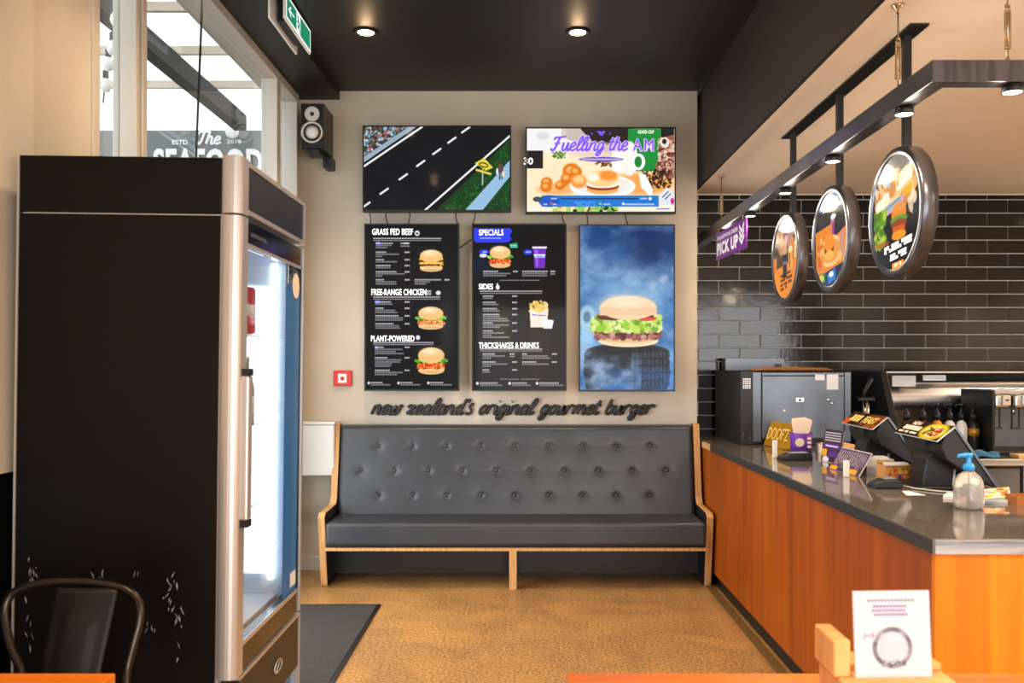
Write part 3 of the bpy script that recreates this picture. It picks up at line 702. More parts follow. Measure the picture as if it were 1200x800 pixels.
kx = (b2.x-a2.x)/1106; kz = (b2.z-a2.z)/625
def q2(x, y, d=.002): return Vector((a2.x+(x-42)*kx, YS-d, b2.z-(y-25)*kz))
back, front = MB(), MB()
def emit_two(m_, c): front.add(m_.v, m_.f)
script('Fuelling', q2(222, 196, .006), kx*392, .055, .0072, .3, lambda m_, c: front.add(m_.v, m_.f), flat=(1, .2, 1))
script('Fuelling', q2(222, 196, .003), kx*392, .055, .0125, .3, lambda m_, c: back.add(m_.v, m_.f), flat=(1, .15, 1))
script('the', q2(650, 194, .006), kx*140, .055, .0072, .3, lambda m_, c: front.add(m_.v, m_.f), flat=(1, .2, 1))
script('the', q2(650, 194, .003), kx*140, .055, .0125, .3, lambda m_, c: back.add(m_.v, m_.f), flat=(1, .15, 1))
for (ch_, xa, xb) in (('A', 826, 905), ('M', 912, 988)):
    put_text(back, ch_, q2(xa, 202, .003), (kx*(xb-xa), 0, 0), (0, 0, kz*94), .05); put_text(front, ch_, q2(xa+5, 198, .006), (kx*(xb-xa-10), 0, 0), (0, 0, kz*86), .0)
put_text(front, 'v', q2(566, 88, .004), (kx*66, 0, 0), (0, 0, kz*34), .09)
for x in (530, 665): front.lathe([(.001, 0), (.006, 0)], q2(x, 73, .004), 10, axis='y')
back.build('slogan_outline', 'lilac_text', t2); front.build('slogan', 'purple_text', t2)
w_ = MB(); put_text(w_, '30', q2(28, 296, .003), (kx*68, 0, 0), (0, 0, kz*50), .02); put_text(w_, 'GOOD CUP', q2(868, 72, .003), (kx*118, 0, 0), (0, 0, kz*24), .01)
w_.build('small_print', 'white_text', t2)

# --- menu boards, drawn in the units of the sheet they fill
GREY = (214, 214, 220)
def menu_text(t, items):
    for (s, x0, y0, x1, y1) in items:
        mb = MB(); a = at(x0, y1, YS-.001)
        put_text(mb, s, a, (at(x1, y1, YS).x-a.x, 0, 0), (0, 0, (y1-y0)*YS/1020), .014)
        mb.build('heading', 'white_text', t)
def dish(cv, x, y, ws, px=None, two=False):
    cv.bars(x, y, ws, 1.7, 2.5, GREY)
    if px: cv.bars(px, y, [6] if not two else [6, 6], 1.8, 3.0, (228, 228, 234))
cv = Canvas((427, 262, 538, 458), (222, 392), (7, 8, 14))
cv.glow(526, 380, 12, 60, (60, 66, 64), .45); cv.ell(489, 271.8, 3, 3.2, (220, 220, 225)); cv.ell(489, 272, 1.4, 1.2, (20, 20, 30))
for (y, x1) in ((277.2, 518), (347.2, 517), (401.5, 509)): cv.bars(436, y, [x1-436], 1.5, col=GREY); cv.rect(436, y+2.7, x1, y+3.6, (150, 150, 158))
cv.ell(442, 283.6, 3, 1.8, (90, 110, 250)); cv.ell(441, 353.6, 3.4, 1.8, (90, 110, 250)); cv.ell(440, 408, 2, 1.8, (120, 130, 250))
dish(cv, 439, 283, [21, 19, 14], 473); cv.bars(469, 283, [11, 11], 1.7, 3.2, GREY)
dish(cv, 439, 293.5, [13, 28, 8], 474); dish(cv, 439, 302.5, [10, 26], 474); dish(cv, 439, 309.5, [18, 18], 474); dish(cv, 439, 317, [25, 35, 8], 474); dish(cv, 439, 326.5, [10, 25, 25], 474); dish(cv, 486, 326.5, [32, 19, 14], 522)
for (y, ws) in ((353, [19, 21]), (360.5, [10, 24, 27]), (369.5, [28, 34, 33]), (379, [22, 29, 30])): dish(cv, 438.5, y, ws, 474)
for (y, ws) in ((407, [11, 33, 25, 35]), (419.5, [15, 32, 31, 21, 19]), (434.5, [18, 34, 27])): dish(cv, 438, y, ws, 474)
cv.burger(506, 304.5, 32, 26, 'cheese', 1); cv.burger(505.5, 373, 35, 27, 'chicken', 2); cv.burger(506, 424, 37, 32, 'plant', 3)
cv.ell(490, 396.3, 2.6, 2.8, (225, 225, 232)); cv.rect(500, 340, 506, 345.5, (190, 190, 196)); cv.rect(500, 341.6, 506, 342.4, (10, 10, 14)); cv.rect(500, 343.6, 506, 344.3, (10, 10, 14)); cv.ell(514.5, 343, 3, 2.6, (220, 220, 226))
for (x, w) in ((433, 24), (469, 24), (505, 26)): cv.ell(x-2.4, 450.5, 1.6, 1.7, (210, 214, 220)); dish(cv, x, 449.3, [w*.6, w])
m1, a, b = tv('menu_screen', 427, 262, 538, 458, 'upright black menu screen headed GRASS FED BEEF', cv, 'menu screens')
menu_text(m1, [('GRASS FED BEEF', 436, 267.8, 484, 275.2), ('FREE-RANGE CHICKEN', 435.2, 338.6, 499.6, 345.8), ('PLANT-POWERED', 434.8, 393.0, 485.6, 400)])
cv = Canvas((553, 262, 664, 458), (222, 392), (8, 8, 13))
cv.glow(587, 385, 16, 34, (74, 70, 40), .6); cv.glow(632, 400, 22, 60, (60, 30, 12), .55); cv.glow(560, 310, 20, 16, (10, 44, 84), .5)
cv.poly([(554, 266), (598, 266), (600, 270), (597, 274), (599, 279), (596, 282.5), (556, 283), (554, 280)], (44, 62, 232))
cv.bars(561, 277, [26], 1.4, col=(190, 200, 250)); cv.ell(566, 294, 6, 3, (36, 60, 220)); cv.ell(565, 298.4, 4.5, 2.4, (220, 222, 230)); cv.ell(619, 294.3, 5.5, 3.4, (36, 60, 220)); cv.bars(564.5, 293.2, [5], 1.6, col=GREY); cv.bars(616.5, 293.4, [6], 1.6, col=GREY)
cv.poly([(596.5, 284.5), (606, 283), (607, 289), (598, 289.6)], (30, 160, 110)); cv.bars(598, 285.6, [7, 8], 1.2, 2, (200, 240, 220))
cv.burger(585.5, 300, 29, 26, 'plant', 5)
cv.poly([(625, 289), (641, 289), (639, 313.6), (627, 313.6)], (112, 46, 190)); cv.poly([(627, 292), (631, 292), (631, 312), (629, 312)], (160, 96, 226)); cv.rect(624.2, 287.6, 641.8, 290, (236, 232, 244)); cv.poly([(626, 297), (640, 297), (639, 301), (627.4, 301)], (214, 226, 246)); cv.bars(628.5, 299, [9], 1.2, col=(40, 70, 170))
dish(cv, 565, 316.5, [18, 33, 28], 601); dish(cv, 612, 316.5, [31, 30, 30], 646, True)
cv.rect(585, 327.5, 608, 328.3, (150, 150, 156)); cv.rect(609, 327.5, 633, 328.3, (150, 150, 156))
cv.ell(582.5, 336.2, 2.4, 3, (226, 226, 232)); cv.ell(582, 333, .9, 2, (226, 226, 232))
cv.bars(561, 340.2, [75], 1.5, col=GREY); cv.rect(561, 343, 636, 343.9, (150, 150, 158))
for (y, ws) in ((346, [13, 12]), (353.5, [16, 19]), (361, [17, 20]), (368, [20, 21, 30, 32]), (378, [12, 32, 21]), (387.5, [12, 26, 11, 32])): dish(cv, 564.5, y, ws, 600)
cv.poly([(621.5, 362), (643, 362), (642, 384), (622, 384)], (244, 228, 214)); cv.speck(621.5, 351, 643, 366, [(246, 206, 110), (236, 186, 84), (252, 226, 150)], 110, 1.7, 4, lambda x, y: y > 352+abs(x-632)*.35); cv.poly([(621.5, 362), (632, 367), (643, 362), (643, 370), (621.5, 370)], (244, 228, 214))
cv.poly([(624, 368.5), (641, 369.5), (641, 370.6), (624, 370)], (120, 130, 210)); cv.poly([(636, 376), (650, 376), (648, 385.5), (637.5, 385.5)], (232, 234, 236)); cv.ell(643, 376.4, 6.8, 1.5, (246, 248, 250))
cv.bars(561, 409.2, [75], 1.5, col=GREY); cv.rect(561, 412, 636, 412.9, (150, 150, 158))
dish(cv, 564.3, 415, [15, 27, 10], 597, True); dish(cv, 564.3, 424.6, [16, 30, 10], 600); dish(cv, 564.3, 434, [8, 9], 600); dish(cv, 612, 415, [6, 31, 34], 648); dish(cv, 612, 424.6, [17, 32], 648)
cv.rect(585, 445.6, 608, 446.3, (150, 150, 156)); cv.rect(610, 445.6, 633, 446.3, (150, 150, 156))
for (x, w) in ((561, 27), (600, 22), (633, 29)): cv.ell(x-3, 451, 1.7, 1.8, (220, 224, 228)); dish(cv, x, 449.8, [w*.8, w])
m2, a, b = tv('menu_screen', 553, 262, 664, 458, 'upright black menu screen headed SPECIALS on a blue brush stroke', cv, 'menu screens')
menu_text(m2, [('SPECIALS', 561.2, 268.8, 590, 275.8), ('SIDES', 561, 332.4, 577.8, 339), ('THICKSHAKES & DRINKS', 561, 401, 631.4, 408)])
# --- burger in smoke, in the units of the zoomed sheet 62..428 x 28..662
cv = Canvas((62, 28, 428, 662), (226, 394), (44, 96, 160))
n = cv.noise(150, 110, 5, 2); n2 = cv.noise(70, 60, 5, 9)
v = (cv.Y-28)/634
cv.mix(np.clip(1.0-v*2.2, 0, 1)*.75, (14, 48, 104)); cv.mix(np.clip(n*2.6-.95, 0, 1)*np.clip(v*2.6-.1, 0, 1)*.9, (150, 200, 236)); cv.mix(np.clip(n2*2.4-1.0, 0, 1)*.5, (196, 220, 242)); cv.mix(np.clip(cv.noise(40, 30, 4, 21)*2.6-1.3, 0, 1)*.3, (30, 70, 130))
cv.glow(330, 110, 110, 90, (10, 24, 60), .55); cv.glow(240, 330, 150, 90, (180, 212, 238), .55)
cv.ell(90, 385, 34, 50, (176, 206, 220), .8, .3); cv.ell(88, 380, 14, 22, (70, 110, 140), .8, .4)
cv.ell(246, 590, 168, 92, (22, 28, 38)); cv.poly([(78, 520), (408, 508), (414, 600), (404, 662), (86, 662), (76, 600)], (22, 28, 38)); cv.ell(246, 516, 164, 34, (30, 37, 48)); cv.ell(240, 508, 120, 18, (16, 20, 28))
for i in range(10):
    for j in range(5):
        f = i/9; x = 262+f*142; y = 528-f*12+j*28-8*(1-f); w = 11-4*f
        cv.poly([(x, y), (x+w, y-2), (x+w+4, y+17), (x+3, y+20)], (58, 68, 80) if (i+j) % 2 else (46, 55, 66))
cv.mix(np.clip(n2*2.2-.75, 0, 1)*((cv.Y > 480) & (cv.X < 300)).astype(float)*.9, (128, 160, 196))
cv.mix(np.clip(n*2.4-.9, 0, 1)*np.clip((cv.Y-560)/60, 0, 1), (60, 116, 196))
cv.ell(250, 473, 118, 24, (244, 216, 176)); cv.ell(250, 466, 112, 15, (226, 180, 130))
cv.rect(122, 428, 374, 462, (118, 62, 56)); cv.speck(120, 424, 376, 464, [(176, 110, 100), (84, 36, 36), (206, 150, 138), (140, 74, 66)], 150, 11, 3)
cv.speck(110, 378, 376, 432, [(150, 196, 40), (110, 160, 30), (190, 220, 90), (226, 236, 160)], 260, 13, 6)
cv.ell(180, 384, 52, 9, (96, 30, 46)); cv.ell(325, 386, 36, 10, (206, 70, 60)); cv.rect(128, 374, 350, 382, (110, 40, 50))
cv.ell(250, 345, 112, 47, (240, 208, 166), 1, .06); cv.rect(138, 345, 362, 374, (234, 196, 150)); cv.glow(240, 322, 80, 24, (252, 232, 204), .9)
cv.mix(np.clip(n2*2.2-1.0, 0, 1)*((cv.Y > 490) & (cv.X < 270)).astype(float)*.8, (176, 200, 226))
tv('advert_screen', 678.5, 263, 791, 458.5, 'upright screen showing a burger on a black tyre in blue smoke', cv, None)
# loose cables between the two rows of screens
for k, (x, dx, y1) in enumerate(((432, 2, 266), (452, 3, 264), (480, -2, 264), (534, 3, 264), (557, -3, 264), (658, 5, 266), (685, 4, 264), (733, 3, 264))):
    p = at(x, 244, 5.97); q = at(x+dx, y1, 5.97)
    tag(MB().tube([p, (p+q)/2+Vector((.008*(-1)**k, 0, 0)), q], .0035, 6).build('screen_cable', 'black_plastic'), 'thin black cable hanging under the '+['road television, first from the speaker', 'road television, second from the speaker', 'road television, third from the speaker', 'road television, fourth from the speaker', 'road television, fifth from the speaker', 'breakfast television, first from its road television side', 'breakfast television, second along', 'breakfast television, above the smoke advert'][k], 'cable', 'cables between the screens')
tag(MB().tube([at(537, 292, 5.965), at(545, 286, 5.975), at(556, 278, 5.965)], .004, 6).build('looped_cable', 'black_plastic'), 'black cable looping across the gap between the two menu screens', 'cable')

# ================================================================== BENCH
bn = thing('bench_seat', 'long black buttoned vinyl bench with pale plywood edges against the wall', 'bench', (-.055, 5.7, 0))
prof = [(5.985, 0), (5.985, 1.012), (5.925, 1.012), (5.835, .53), (5.80, .487), (5.50, .480), (5.47, .455), (5.55, .02), (5.56, 0), (5.64, 0), (5.60, .2), (5.66, .38), (5.86, .40), (5.93, 0)]
prof = [(5.985, 0), (5.985, 1.012), (5.925, 1.012), (5.835, .53), (5.80, .487), (5.50, .480), (5.47, .455), (5.545, .02), (5.555, 0)]
for x0 in (-1.302, 1.143):
    MB().prism(prof, 'x', x0, x0+.045, 0, 1).build('side_frame', ['black_laminate', 'ply'], bn, bevel=.004)
MB().box(-1.255, 1.141, 5.462, 5.86, .272, .42).build('seat_cushion', 'leather', bn, bevel=.022, seg=4)
MB().box(-1.255, 1.141, 5.468, 5.50, .243, .262).build('front_rail', 'ply', bn, bevel=.002)
MB().box(-1.255, 1.141, 5.50, 5.86, .25, .27).build('seat_deck', 'black_laminate', bn)
MB().box(-.098, -.050, 5.466, 5.56, 0, .243).build('centre_leg', ['ply'], bn, bevel=.003)
MB().box(-1.255, 1.141, 5.72, 5.745, .05, .25).build('base_panel', 'black_laminate', bn)
BX0, BX1, BZ0, BZ1 = -1.254, 1.140, .405, 1.003
btn = []
for (y, x0, n) in ((522, 444, 9), (551, 423, 10), (580, 444, 9)):
    for k in range(n):
        v = (1.0-(y-498)/103.0)
        D = 5.825+.10*v; p = at(x0+39.8*k, y, D); btn.append((p.x, p.z))
bx = np.array(btn)
def back_fn(u, v):
    x = BX0+(BX1-BX0)*u; z = BZ0+(BZ1-BZ0)*v
    d2 = (bx[:, 0]-x)**2+(bx[:, 1]-z)**2
    dip = float((np.exp(-d2/.0006)*.006+np.exp(-np.sqrt(d2)/.03)*.006).sum())
    # shallow pull lines sideways from the buttons
    dx = np.abs(bx[:, 0]-x); dz = np.abs(bx[:, 1]-z); dip += float((np.exp(-(dz/.012)**2)*np.exp(-dx/.05)*.002).sum())
    e = min(u*(BX1-BX0), (1-u)*(BX1-BX0), (1-v)*(BZ1-BZ0), v*(BZ1-BZ0)+.02); edge = max(0, .03-e); edge = edge*edge/.03*1.1
    return (x, 5.80+.10*v+dip+edge+.004*math.sin(x*9)*0, z)
bk = MB(); bk.grid(back_fn, 300, 76, 0, True)
bk.box(BX0, BX1, 5.93, 5.985, BZ0, BZ1-.01)
bk.prism([(5.865, BZ0), (5.985, BZ0), (5.985, BZ1), (5.94, BZ1)], 'x', BX0, BX0+.01); bk.prism([(5.865, BZ0), (5.985, BZ0), (5.985, BZ1), (5.94, BZ1)], 'x', BX1-.01, BX1)
bk.box(BX0, BX1, 5.925, 5.985, BZ1-.006, BZ1+.002)
BK = bk.build('backrest', 'leather', bn)
for (x, z) in btn:
    u, v = (x-BX0)/(BX1-BX0), (z-BZ0)/(BZ1-BZ0); p = back_fn(u, v)
    MB().lathe([(.001, -.008), (.008, -.007), (.0125, -.002), (.013, .004)], (x, p[1]-.002, z), 12, axis='y').build('button', 'leather', BK)

mt = thing('entrance_mat', 'charcoal entrance mat lying on the concrete floor beside the fridge', 'mat', (-1.2, 4.4, 0))
MB().box(-1.55, -.865, 3.42, 5.10, 0, .010).build('pile', 'mat', mt, bevel=.003)
m = MB(); m.box(-.865, -.845, 3.40, 5.12, 0, .007); m.box(-1.55, -.865, 5.10, 5.12, 0, .007); m.box(-1.55, -.865, 3.40, 3.42, 0, .007)
m.build('rubber_edge', 'black_plastic', mt)

# ================================================================== DRINKS FRIDGE
fr = thing('drinks_fridge', 'tall black glass-door drinks fridge with silver door frame', 'fridge', (-1.15, 2.87, 0))
FX0, FX1, FY0, FY1, FH = -1.465, -.882, 2.51, 3.22, 2.013
MB().box(FX0, FX1, FY0, FY0+.045, .06, 1.846).build('side_panel', 'cool_side', fr, bevel=.003)
MB().box(FX0, FX1, FY0, FY0+.045, 1.849, FH).build('upper_side_panel', 'cool_side', fr, bevel=.003)
MB().box(FX0+.01, FX1, FY0+.003, FY0+.04, 1.845, 1.850).build('seam_strip', 'silver', fr)
MB().box(FX0-.006, FX0, FY0-.002, FY0+.01, .06, FH).build('edge_trim', 'silver', fr)
MB().box(FX1, FX1+.010, FY0-.002, FY0+.02, .06, 1.85).build('edge_trim', 'silver', fr)
MB().box(FX0, FX1, FY1-.045, FY1, .06, FH).build('side_panel', 'cool_side', fr, bevel=.003)
MB().box(FX0, FX0+.045, FY0+.045, FY1-.045, .06, FH).build('back_panel', 'cool_side', fr)
MB().box(FX0+.045, FX1, FY0+.045, FY1-.045, 1.86, FH).build('top_housing', 'black_metal', fr)
MB().box(FX0+.045, FX1, FY0+.045, FY1-.045, .06, .56).build('base_housing', 'black_metal', fr)
i = .002
ln = MB(); ln.box(FX0+.045, FX0+.055, FY0+.055, FY1-.055, .56, 1.86); ln.box(FX0+.045, FX1+.008, FY0+.045+i, FY0+.055, .56, 1.86); ln.box(FX0+.045, FX1+.008, FY1-.055, FY1-.045-i, .56, 1.86)
ln.box(FX0+.055, FX1-.01, FY0+.055, FY1-.055, .56, .585); ln.box(FX0+.055, FX1-.01, FY0+.055, FY1-.055, 1.83, 1.86)
ln.build('white_liner', 'cool_white', fr)
for y in (FY0+.07, FY1-.07): MB().cyl((FX1-.03, y, .64), (FX1-.03, y, 1.78), .011, 10).build('light_tube', 'led', fr)
MB().box(FX1-.25, FX1-.04, FY1-.064, FY1-.058, .66, 1.70).build('light_diffuser', emat('cooler_light_diffuser', (240, 248, 255), 1.8), fr)
MB().cyl((FX1-.06, FY0+.1, 1.815), (FX1-.06, FY1-.1, 1.815), .011, 10).build('light_tube', 'led', fr)
# header
DX = -.820
MB().box(FX1, DX-.004, FY0+.055, FY1-.012, 1.872, 1.998).build('header_panel', 'black_metal', fr)
hd = MB(); hd.box(FX1, DX, FY0+.05, FY1, 1.998, FH); hd.box(FX1, DX, FY0+.05, FY1, 1.858, 1.872); hd.box(FX1, DX, FY1-.012, FY1, 1.872, 1.998)
hd.build('header_trim', 'silver', fr)
def corner_post(z0, z1, name):
    pts = [(FX1, FY0+.05), (FX1, FY0+.004)]+[(FX1+.031-.031*math.cos(a)*1.0, FY0+.004-.02*math.sin(a)) for a in [PI*k/10 for k in range(1, 10)]]+[(DX, FY0+.004), (DX, FY0+.05)]
    return MB().prism(pts, 'z', z0, z1).build(name, 'silver', fr, bevel=0)
corner_post(1.852, FH+.004, 'header_post')
# door
dr = MB()
dr.box(FX1+.01, DX-.006, FY0+.05, FY1-.012, 1.776, 1.842); dr.box(FX1+.01, DX-.006, FY0+.05, FY1-.012, .516, .585)
dr.box(FX1+.01, DX-.006, FY1-.024, FY1-.012, .585, 1.776)
DR = dr.build('door', 'black_gloss', fr)
corner_post(.510, 1.846, 'door_post')
MB().box(FX1+.01, DX, FY1-.012, FY1, .51, 1.846).build('door_edge', 'silver', DR)
for (z0, z1) in ((.585, .60), (1.765, 1.776)): MB().box(DX-.008, DX-.004, FY0+.05, FY1-.035, z0, z1).build('glass_trim', 'silver', DR)
MB().box(DX-.020, DX-.014, FY0+.05, FY1-.035, .585, 1.776).build('glass_pane', 'fridge_glass', DR)
MB().box(DX-.013, DX-.011, FY1-.20, FY1-.022, .60, 1.70).build('blue_film', 'blue_film', DR)
MB().box(DX-.0105, DX-.0095, FY1-.11, FY1-.04, .62, .67).build('sticker', 'white', DR)
MB().lathe([(.001, 0), (.045, 0), (.045, .001)], (DX-.0095, FY1-.085, 1.70), 20, axis='x', sy=1).build('round_sticker', 'cream', DR)
hm = MB().box(DX-.015, DX+.022, FY0+.006, FY0+.046, .965, 1.385); HM = hm.build('handle', 'silver', DR, bevel=.006)
for (z0, z1) in ((.945, .965), (1.385, 1.405)): MB().box(DX-.015, DX+.022, FY0+.006, FY0+.046, z0, z1).build('handle_cap', 'black_plastic', DR)
MB().box(DX-.0055, DX-.0045, FY0+.10, FY0+.25, 1.800, 1.812).build('name_plate', 'bronze', DR)
# grille panel under the door
MB().box(FX1, DX-.004, FY0+.03, FY1-.012, .31, .495).build('lower_panel', 'black_metal', fr)
MB().box(FX1, DX, FY1-.012, FY1, .02, .5).build('lower_trim', 'silver', fr)
MB().box(FX1, DX, FY0+.03, FY1-.012, .495, .505).build('lower_rail', 'silver', fr)
MB().box(FX1-.02, DX-.03, FY0+.03, FY1-.012, .02, .30).build('kick_panel', 'blue_film', fr)
m = MB(); m.tube([(DX-.001, 2.94+.045*math.cos(a), .40+.02*math.sin(a)) for a in [k*PI/6 for k in range(12)]], .003, 6, closed=True); m.tube([(DX-.001, 2.91, .385), (DX-.001, 2.97, .415)], .003, 6)
m.build('badge', 'silver', fr)
for (x, y) in ((FX0+.06, FY0+.06), (FX0+.06, FY1-.06), (FX1-.06, FY0+.06), (FX1-.06, FY1-.06)): MB().cyl((x, y, 0), (x, y, .06), .02, 12).build('foot', 'black_plastic', fr)
# scuffs on the near side
q = random.Random(3); sc = MB()
for (cx, cy, n, sx, sy) in ((38, 672, 8, 6, 12), (36, 735, 6, 5, 25), (114, 676, 7, 7, 5), (162, 672, 2, 3, 3), (203, 690, 14, 8, 22), (212, 730, 10, 4, 35), (180, 735, 5, 8, 8)):
    for _ in range(n):
        p = at(cx+q.gauss(0, 1)*sx*.6, cy+q.gauss(0, 1)*sy*.6, FY0-.0006); L_ = q.uniform(.004, .016); w = q.uniform(.0008, .0026); an = q.uniform(.9, 2.2)
        d = Vector((math.cos(an), 0, math.sin(an))); nn = Vector((-d.z, 0, d.x))
        sc.add([p-d*L_, p+nn*w, p+d*L_*.8, p-nn*w], [(0, 1, 2, 3)])
sc.build('scuff_marks', 'scuff', fr, kind='stuff')
for z in (.92, 1.205, 1.515):
    m = MB()
    for k in range(9): m.cyl((FX0+.06+k*.057, FY0+.058, z), (FX0+.06+k*.057, FY1-.058, z), .003, 6)
    for y in (FY0+.06, (FY0+FY1)/2, FY1-.06): m.cyl((FX0+.056, y, z-.004), (FX1-.04, y, z-.004), .004, 6)
    m.build('shelf', 'white_metal', fr)
# the fridge stands very slightly out of true, as in the photograph
fr.rotation_euler = (0, .013, 0); fr.location.x -= .017
bpy.context.view_layer.update()
RF = fr.matrix_world.copy()
ORD = ['first', 'second', 'third', 'fourth', 'fifth', 'sixth']
def bottle(x, y, z, first, k=0, row=0):
    if first[0] is None:
        t = thing(first[1], first[2], first[3], (0, 0, 0), first[4])
        if first[1] == 'drink_can':
            MB().lathe([(.024, 0), (.031, .006), (.031, .150), (.025, .160), (.022, .158)], (0, 0, 0), 18).build('can_body', first[5], t)
            MB().lathe([(.0315, .06), (.0315, .1)], (0, 0, 0), 18).build('label_band', 'white', t)
        else:
            MB().lathe([(.028, 0), (.031, .006), (.031, .12), (.026, .15), (.013, .185), (.012, .22)], (0, 0, 0), 18).build('glass_body', first[5], t)
            MB().lathe([(.014, .215), (.014, .232), (.001, .233)], (0, 0, 0), 14).build('cap', 'gold', t)
            MB().lathe([(.0315, .04), (.0315, .1)], (0, 0, 0), 18).build('label_band', 'white', t)
        first[0] = t; o = t
    else: o = copy_tree(first[0])
    o['label'] = first[2]+', '+ORD[k]+' from the handle side in the '+('front' if row == 0 else 'back')+' row'
    o.location = RF @ (Vector((x, y, z))-Vector((-1.15, 2.87, 0))); o.rotation_euler = (0, .013, 0)
FC = [None, 'drink_can', 'red can on the top fridge shelf', 'can', 'drink cans in the fridge', 'red']
FB = [None, 'drink_bottle', 'glass bottle on the middle fridge shelf', 'bottle', 'drink bottles in the fridge', 'slate']
for r_ in range(2):
    for k in range(6):
        bottle(-.955-.095*r_, FY0+.10+.072*k, 1.519, FC, k, r_); bottle(-.955-.095*r_, FY0+.10+.072*k, 1.209, FB, k, r_)

# ================================================================== SERVICE COUNTER
KX, KY, KZ = 1.206, 2.56, .90
ct = thing('service_counter', 'orange wood-veneered service counter with black recessed kick', 'counter', (1.5, 4.2, 0))
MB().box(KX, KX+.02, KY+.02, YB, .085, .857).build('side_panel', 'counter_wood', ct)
MB().box(KX, 3.6, KY, KY+.02, .085, .857).build('front_panel', 'counter_wood_daylit', ct)
MB().box(KX+.003, KX+.018, KY-.0015, KY, .085, .857).build('corner_bead', 'black_metal', ct) if 0 else None
m = MB(); m.box(KX+.02, KX+.035, KY+.03, YB, 0, .085); m.box(KX+.02, 3.58, KY+.03, KY+.045, 0, .085); m.build('kick_board', 'black_laminate', ct)
m = MB(); m.box(KX+.04, 1.90, KY+.05, YT-.02, 0, .85); m.box(1.90, 3.58, KY+.05, 3.22, 0, .85); m.build('carcass', 'black_laminate', ct)
wt = thing('worktop', 'reflective steel worktop running along the service counter', 'worktop', (1.5, 4.2, .857))
m = MB(); m.prism([(KX-.003, KY-.003), (3.6, KY-.003), (3.6, 3.25), (1.93, 3.25), (1.93, YT-.014), (1.192, YT-.014), (1.192, YB+.0), (KX-.003, YB)], 'z', .858, KZ)
m.build('top_slab', 'counter_top', wt, bevel=.0025)
MB().box(KX-.010, KX-.003, KY-.010, 5.62, .856, KZ-.002).build('side_edge_strip', 'counter_edge', wt, bevel=.0015); MB().box(KX-.003, 3.6, KY-.010, KY-.003, .856, KZ-.002).build('front_edge_strip', 'bright_edge', wt, bevel=.0015)
MB().box(KX-.009, KX-.003, 5.62, 5.88, .858, KZ-.003).build('edge_block', 'ply', wt)

# ---- items on the worktop
def rot_frame(org, u, v):
    """matrix with local x along u, local y along v, z normal"""
    u = Vector(u).normalized(); v = Vector(v); n = u.cross(v).normalized(); v = n.cross(u)
    m_ = Matrix((u, v, n)).transposed().to_4x4(); m_.translation = Vector(org); return m_
def bag(v, al): pass
# hand sanitiser
b0 = Vector((1.586, 3.11, KZ))
sn = thing('sanitiser_bottle', 'clear pump bottle of sanitiser with a bright blue pump head', 'bottle', b0)
MB().lathe([(.040, 0), (.048, .004), (.050, .012), (.050, .075), (.047, .098), (.036, .118), (.020, .130), (.015, .134), (.015, .142)], b0, 32).build('bottle_body', 'clear', sn)
MB().lathe([(.038, .004), (.046, .010), (.046, .070), (.001, .071)], b0, 28).build('gel', 'clear', sn)
MB().lathe([(.019, .136), (.020, .150), (.016, .158), (.009, .162), (.007, .185), (.001, .186)], b0, 20).build('pump_collar', 'blue_pump', sn)
m = MB(); m.tube([b0+Vector((.012, 0, .188)), b0+Vector((-.01, 0, .190)), b0+Vector((-.036, -.004, .188)), b0+Vector((-.040, -.004, .180))], [.009, .009, .006, .005], 10)
m.build('pump_spout', 'blue_pump', sn); MB().cyl(b0+Vector((0, 0, .012)), b0+Vector((0, 0, .14)), .003, 8).build('dip_tube', 'white', sn)

